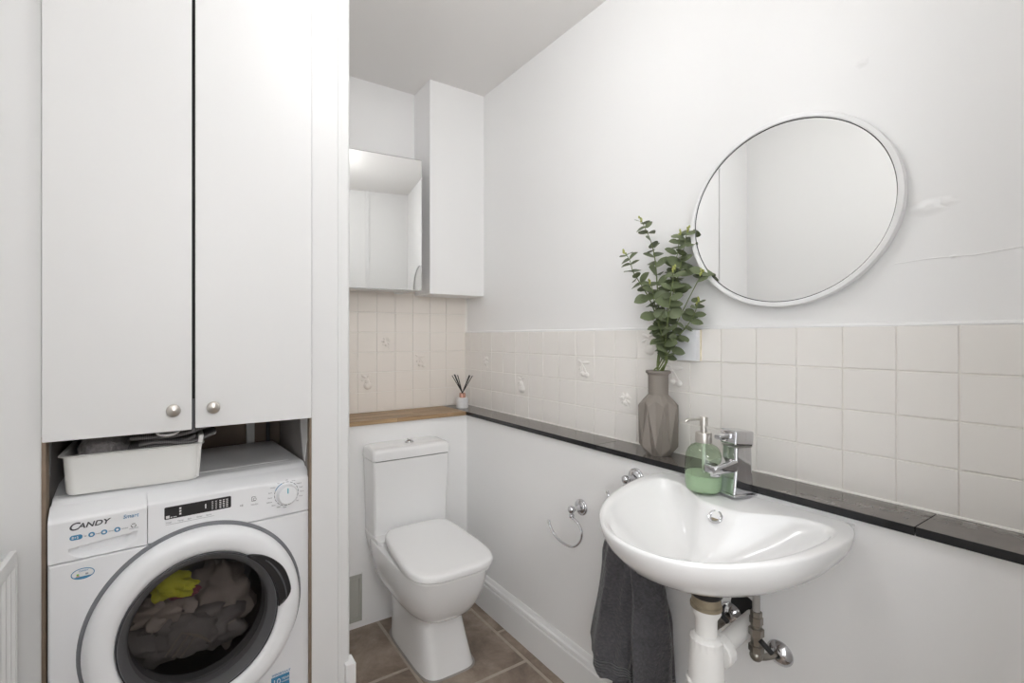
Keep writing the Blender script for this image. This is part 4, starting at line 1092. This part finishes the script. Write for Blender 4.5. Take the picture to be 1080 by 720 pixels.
# ------------------------------------------------------------------ radiator on the left wall
rx = -1.694
rdt = empty('radiator', (-1.72, -1.4, .12)); tag(rdt, 'white panel radiator at the far left edge', 'radiator')
def rk(o): o.parent = rdt; o.matrix_parent_inverse = Matrix.Translation((1.72, 1.4, -.12)); return o
ry0, ry1 = -1.75, -.868
bm = B(); n = 56; pts = []
pr = []
N2 = int((ry1-ry0-.03)/.033)
for k in range(N2*4+1):
    y = ry0+.015 + (ry1-ry0-.03)*k/(N2*4); pr.append((rx - (.0 if k % 4 in (0, 1) else .006), y))
prof = [(rx-.012, ry0)] + pr + [(rx-.012, ry1)]
bm = B(); loft(bm, [[Vector((x, y, z)) for x, y in prof] + [Vector((rx-.02, ry1, z)), Vector((rx-.02, ry0, z))] for z in (.16, .80)]); rk(fin('front_panel', bm, M['rad'], None, 20))
bm = B(); box(bm, (XL+.016, ry1-.004, .15), (rx, ry1, .825), .001); box(bm, (XL+.016, ry0, .15), (rx, ry0+.004, .825), .001); rk(fin('end_panel', bm, M['rad']))
bm = B(); box(bm, (rx-.012, ry0, .795), (rx, ry1, .828), .003); box(bm, (XL+.016, ry0, .795), (XL+.022, ry1, .828), .003)
k = ry0 + .01
while k < ry1 - .01:
    box(bm, (XL+.018, k, .812), (rx-.010, k+.006, .820)); k += .016
rk(fin('top_grille', bm, M['rad']))
bm = B(); box(bm, (XL, ry0+.1, .3), (XL+.018, ry0+.14, .7)); box(bm, (XL, ry1-.14, .3), (XL+.018, ry1-.10, .7)); rk(fin('wall_bracket', bm, M['rad']))
bm = B(); box(bm, (XL+.016, ry0+.01, .16), (XL+.022, ry1-.01, .80)); rk(fin('back_panel', bm, M['rad']))

# ------------------------------------------------------------------ added fill lamps and daylight
def add_fill_lamp(x, y, z, r, st, label):  # glowing globe added out of view to brighten the rooms
    lamp = empty('fill_lamp', (x, y, H)); tag(lamp, label, 'pendant lamp')
    bm = B(); lathe(bm, [(.0001, 0), (.05, 0), (.048, -.012), (.012, -.022), (.0001, -.022)], 32); fin('ceiling_rose', bm, M['trimw'], lamp)
    bm = B(); tube(bm, [(0, 0, -.02), (0, 0, z+r-H+.01)], .004, 8); fin('cord', bm, M['trimw'], lamp)
    bm = B(); sphere(bm, (0, 0, z-H), r, (1, 1, 1), 32); fin('fill_globe', bm, emit_mat('fill_globe_glow', (1, 1, 1), st), lamp, 60)
LS = [14.5, 36, 25]  # strengths of both added lamps and the window light, fitted for even brightness
add_fill_lamp(-.85, -1.40, 2.37, .12, LS[0], 'added unseen globe lamp evening out the washroom light')
add_fill_lamp(-1.25, -3.1, 1.95, .16, LS[1], 'added unseen globe lamp in the next room for frontal fill light')
def area(name, loc, rot, sx, sy, e, col=(1, 1, 1)):
    l = bpy.data.lights.new(name, 'AREA'); l.shape = 'RECTANGLE'; l.size = sx; l.size_y = sy; l.energy = e; l.color = col
    o = bpy.data.objects.new(name, l); COL.objects.link(o); o.location = loc; o.rotation_euler = rot; return o
area('daylight_through_window', (XL-.12, (WY0+WY1)/2, (WZ0+WZ1)/2), (0, -PI/2, 0), WZ1-WZ0, WY1-WY0, LS[2], (.97, .985, 1))

w = bpy.data.worlds.new('sky'); S.world = w; w.use_nodes = True
nt = w.node_tree; bg = nt.nodes['Background']
sky = nt.nodes.new('ShaderNodeTexSky'); sky.sky_type = 'HOSEK_WILKIE'; sky.turbidity = 6; sky.sun_direction = (.2, .6, .75)
mx = nt.nodes.new('ShaderNodeMix'); mx.data_type = 'RGBA'; mx.inputs[0].default_value = .7; mx.inputs[7].default_value = (.9, .95, 1, 1)
nt.links.new(sky.outputs[0], mx.inputs[6]); nt.links.new(mx.outputs[2], bg.inputs[0]); bg.inputs[1].default_value = 1.5

# ------------------------------------------------------------------ camera and view
c = bpy.data.cameras.new('camera'); cam = bpy.data.objects.new('camera', c); COL.objects.link(cam)
cam.location = CAM; cam.rotation_euler = (PI/2, 0, -TH)
c.sensor_width = 36; c.lens = F/1080*36; c.shift_x = (540-PX)/1080; c.shift_y = (PY-360)/1080; c.clip_start = .02
S.camera = cam
S.cycles.max_bounces = 14; S.cycles.diffuse_bounces = 8; S.cycles.transparent_max_bounces = 12; S.cycles.glossy_bounces = 6
S.view_settings.view_transform = 'Standard'; S.view_settings.look = 'None'; S.view_settings.gamma = 1
S.view_settings.use_curve_mapping = False; S.view_settings.exposure = .0
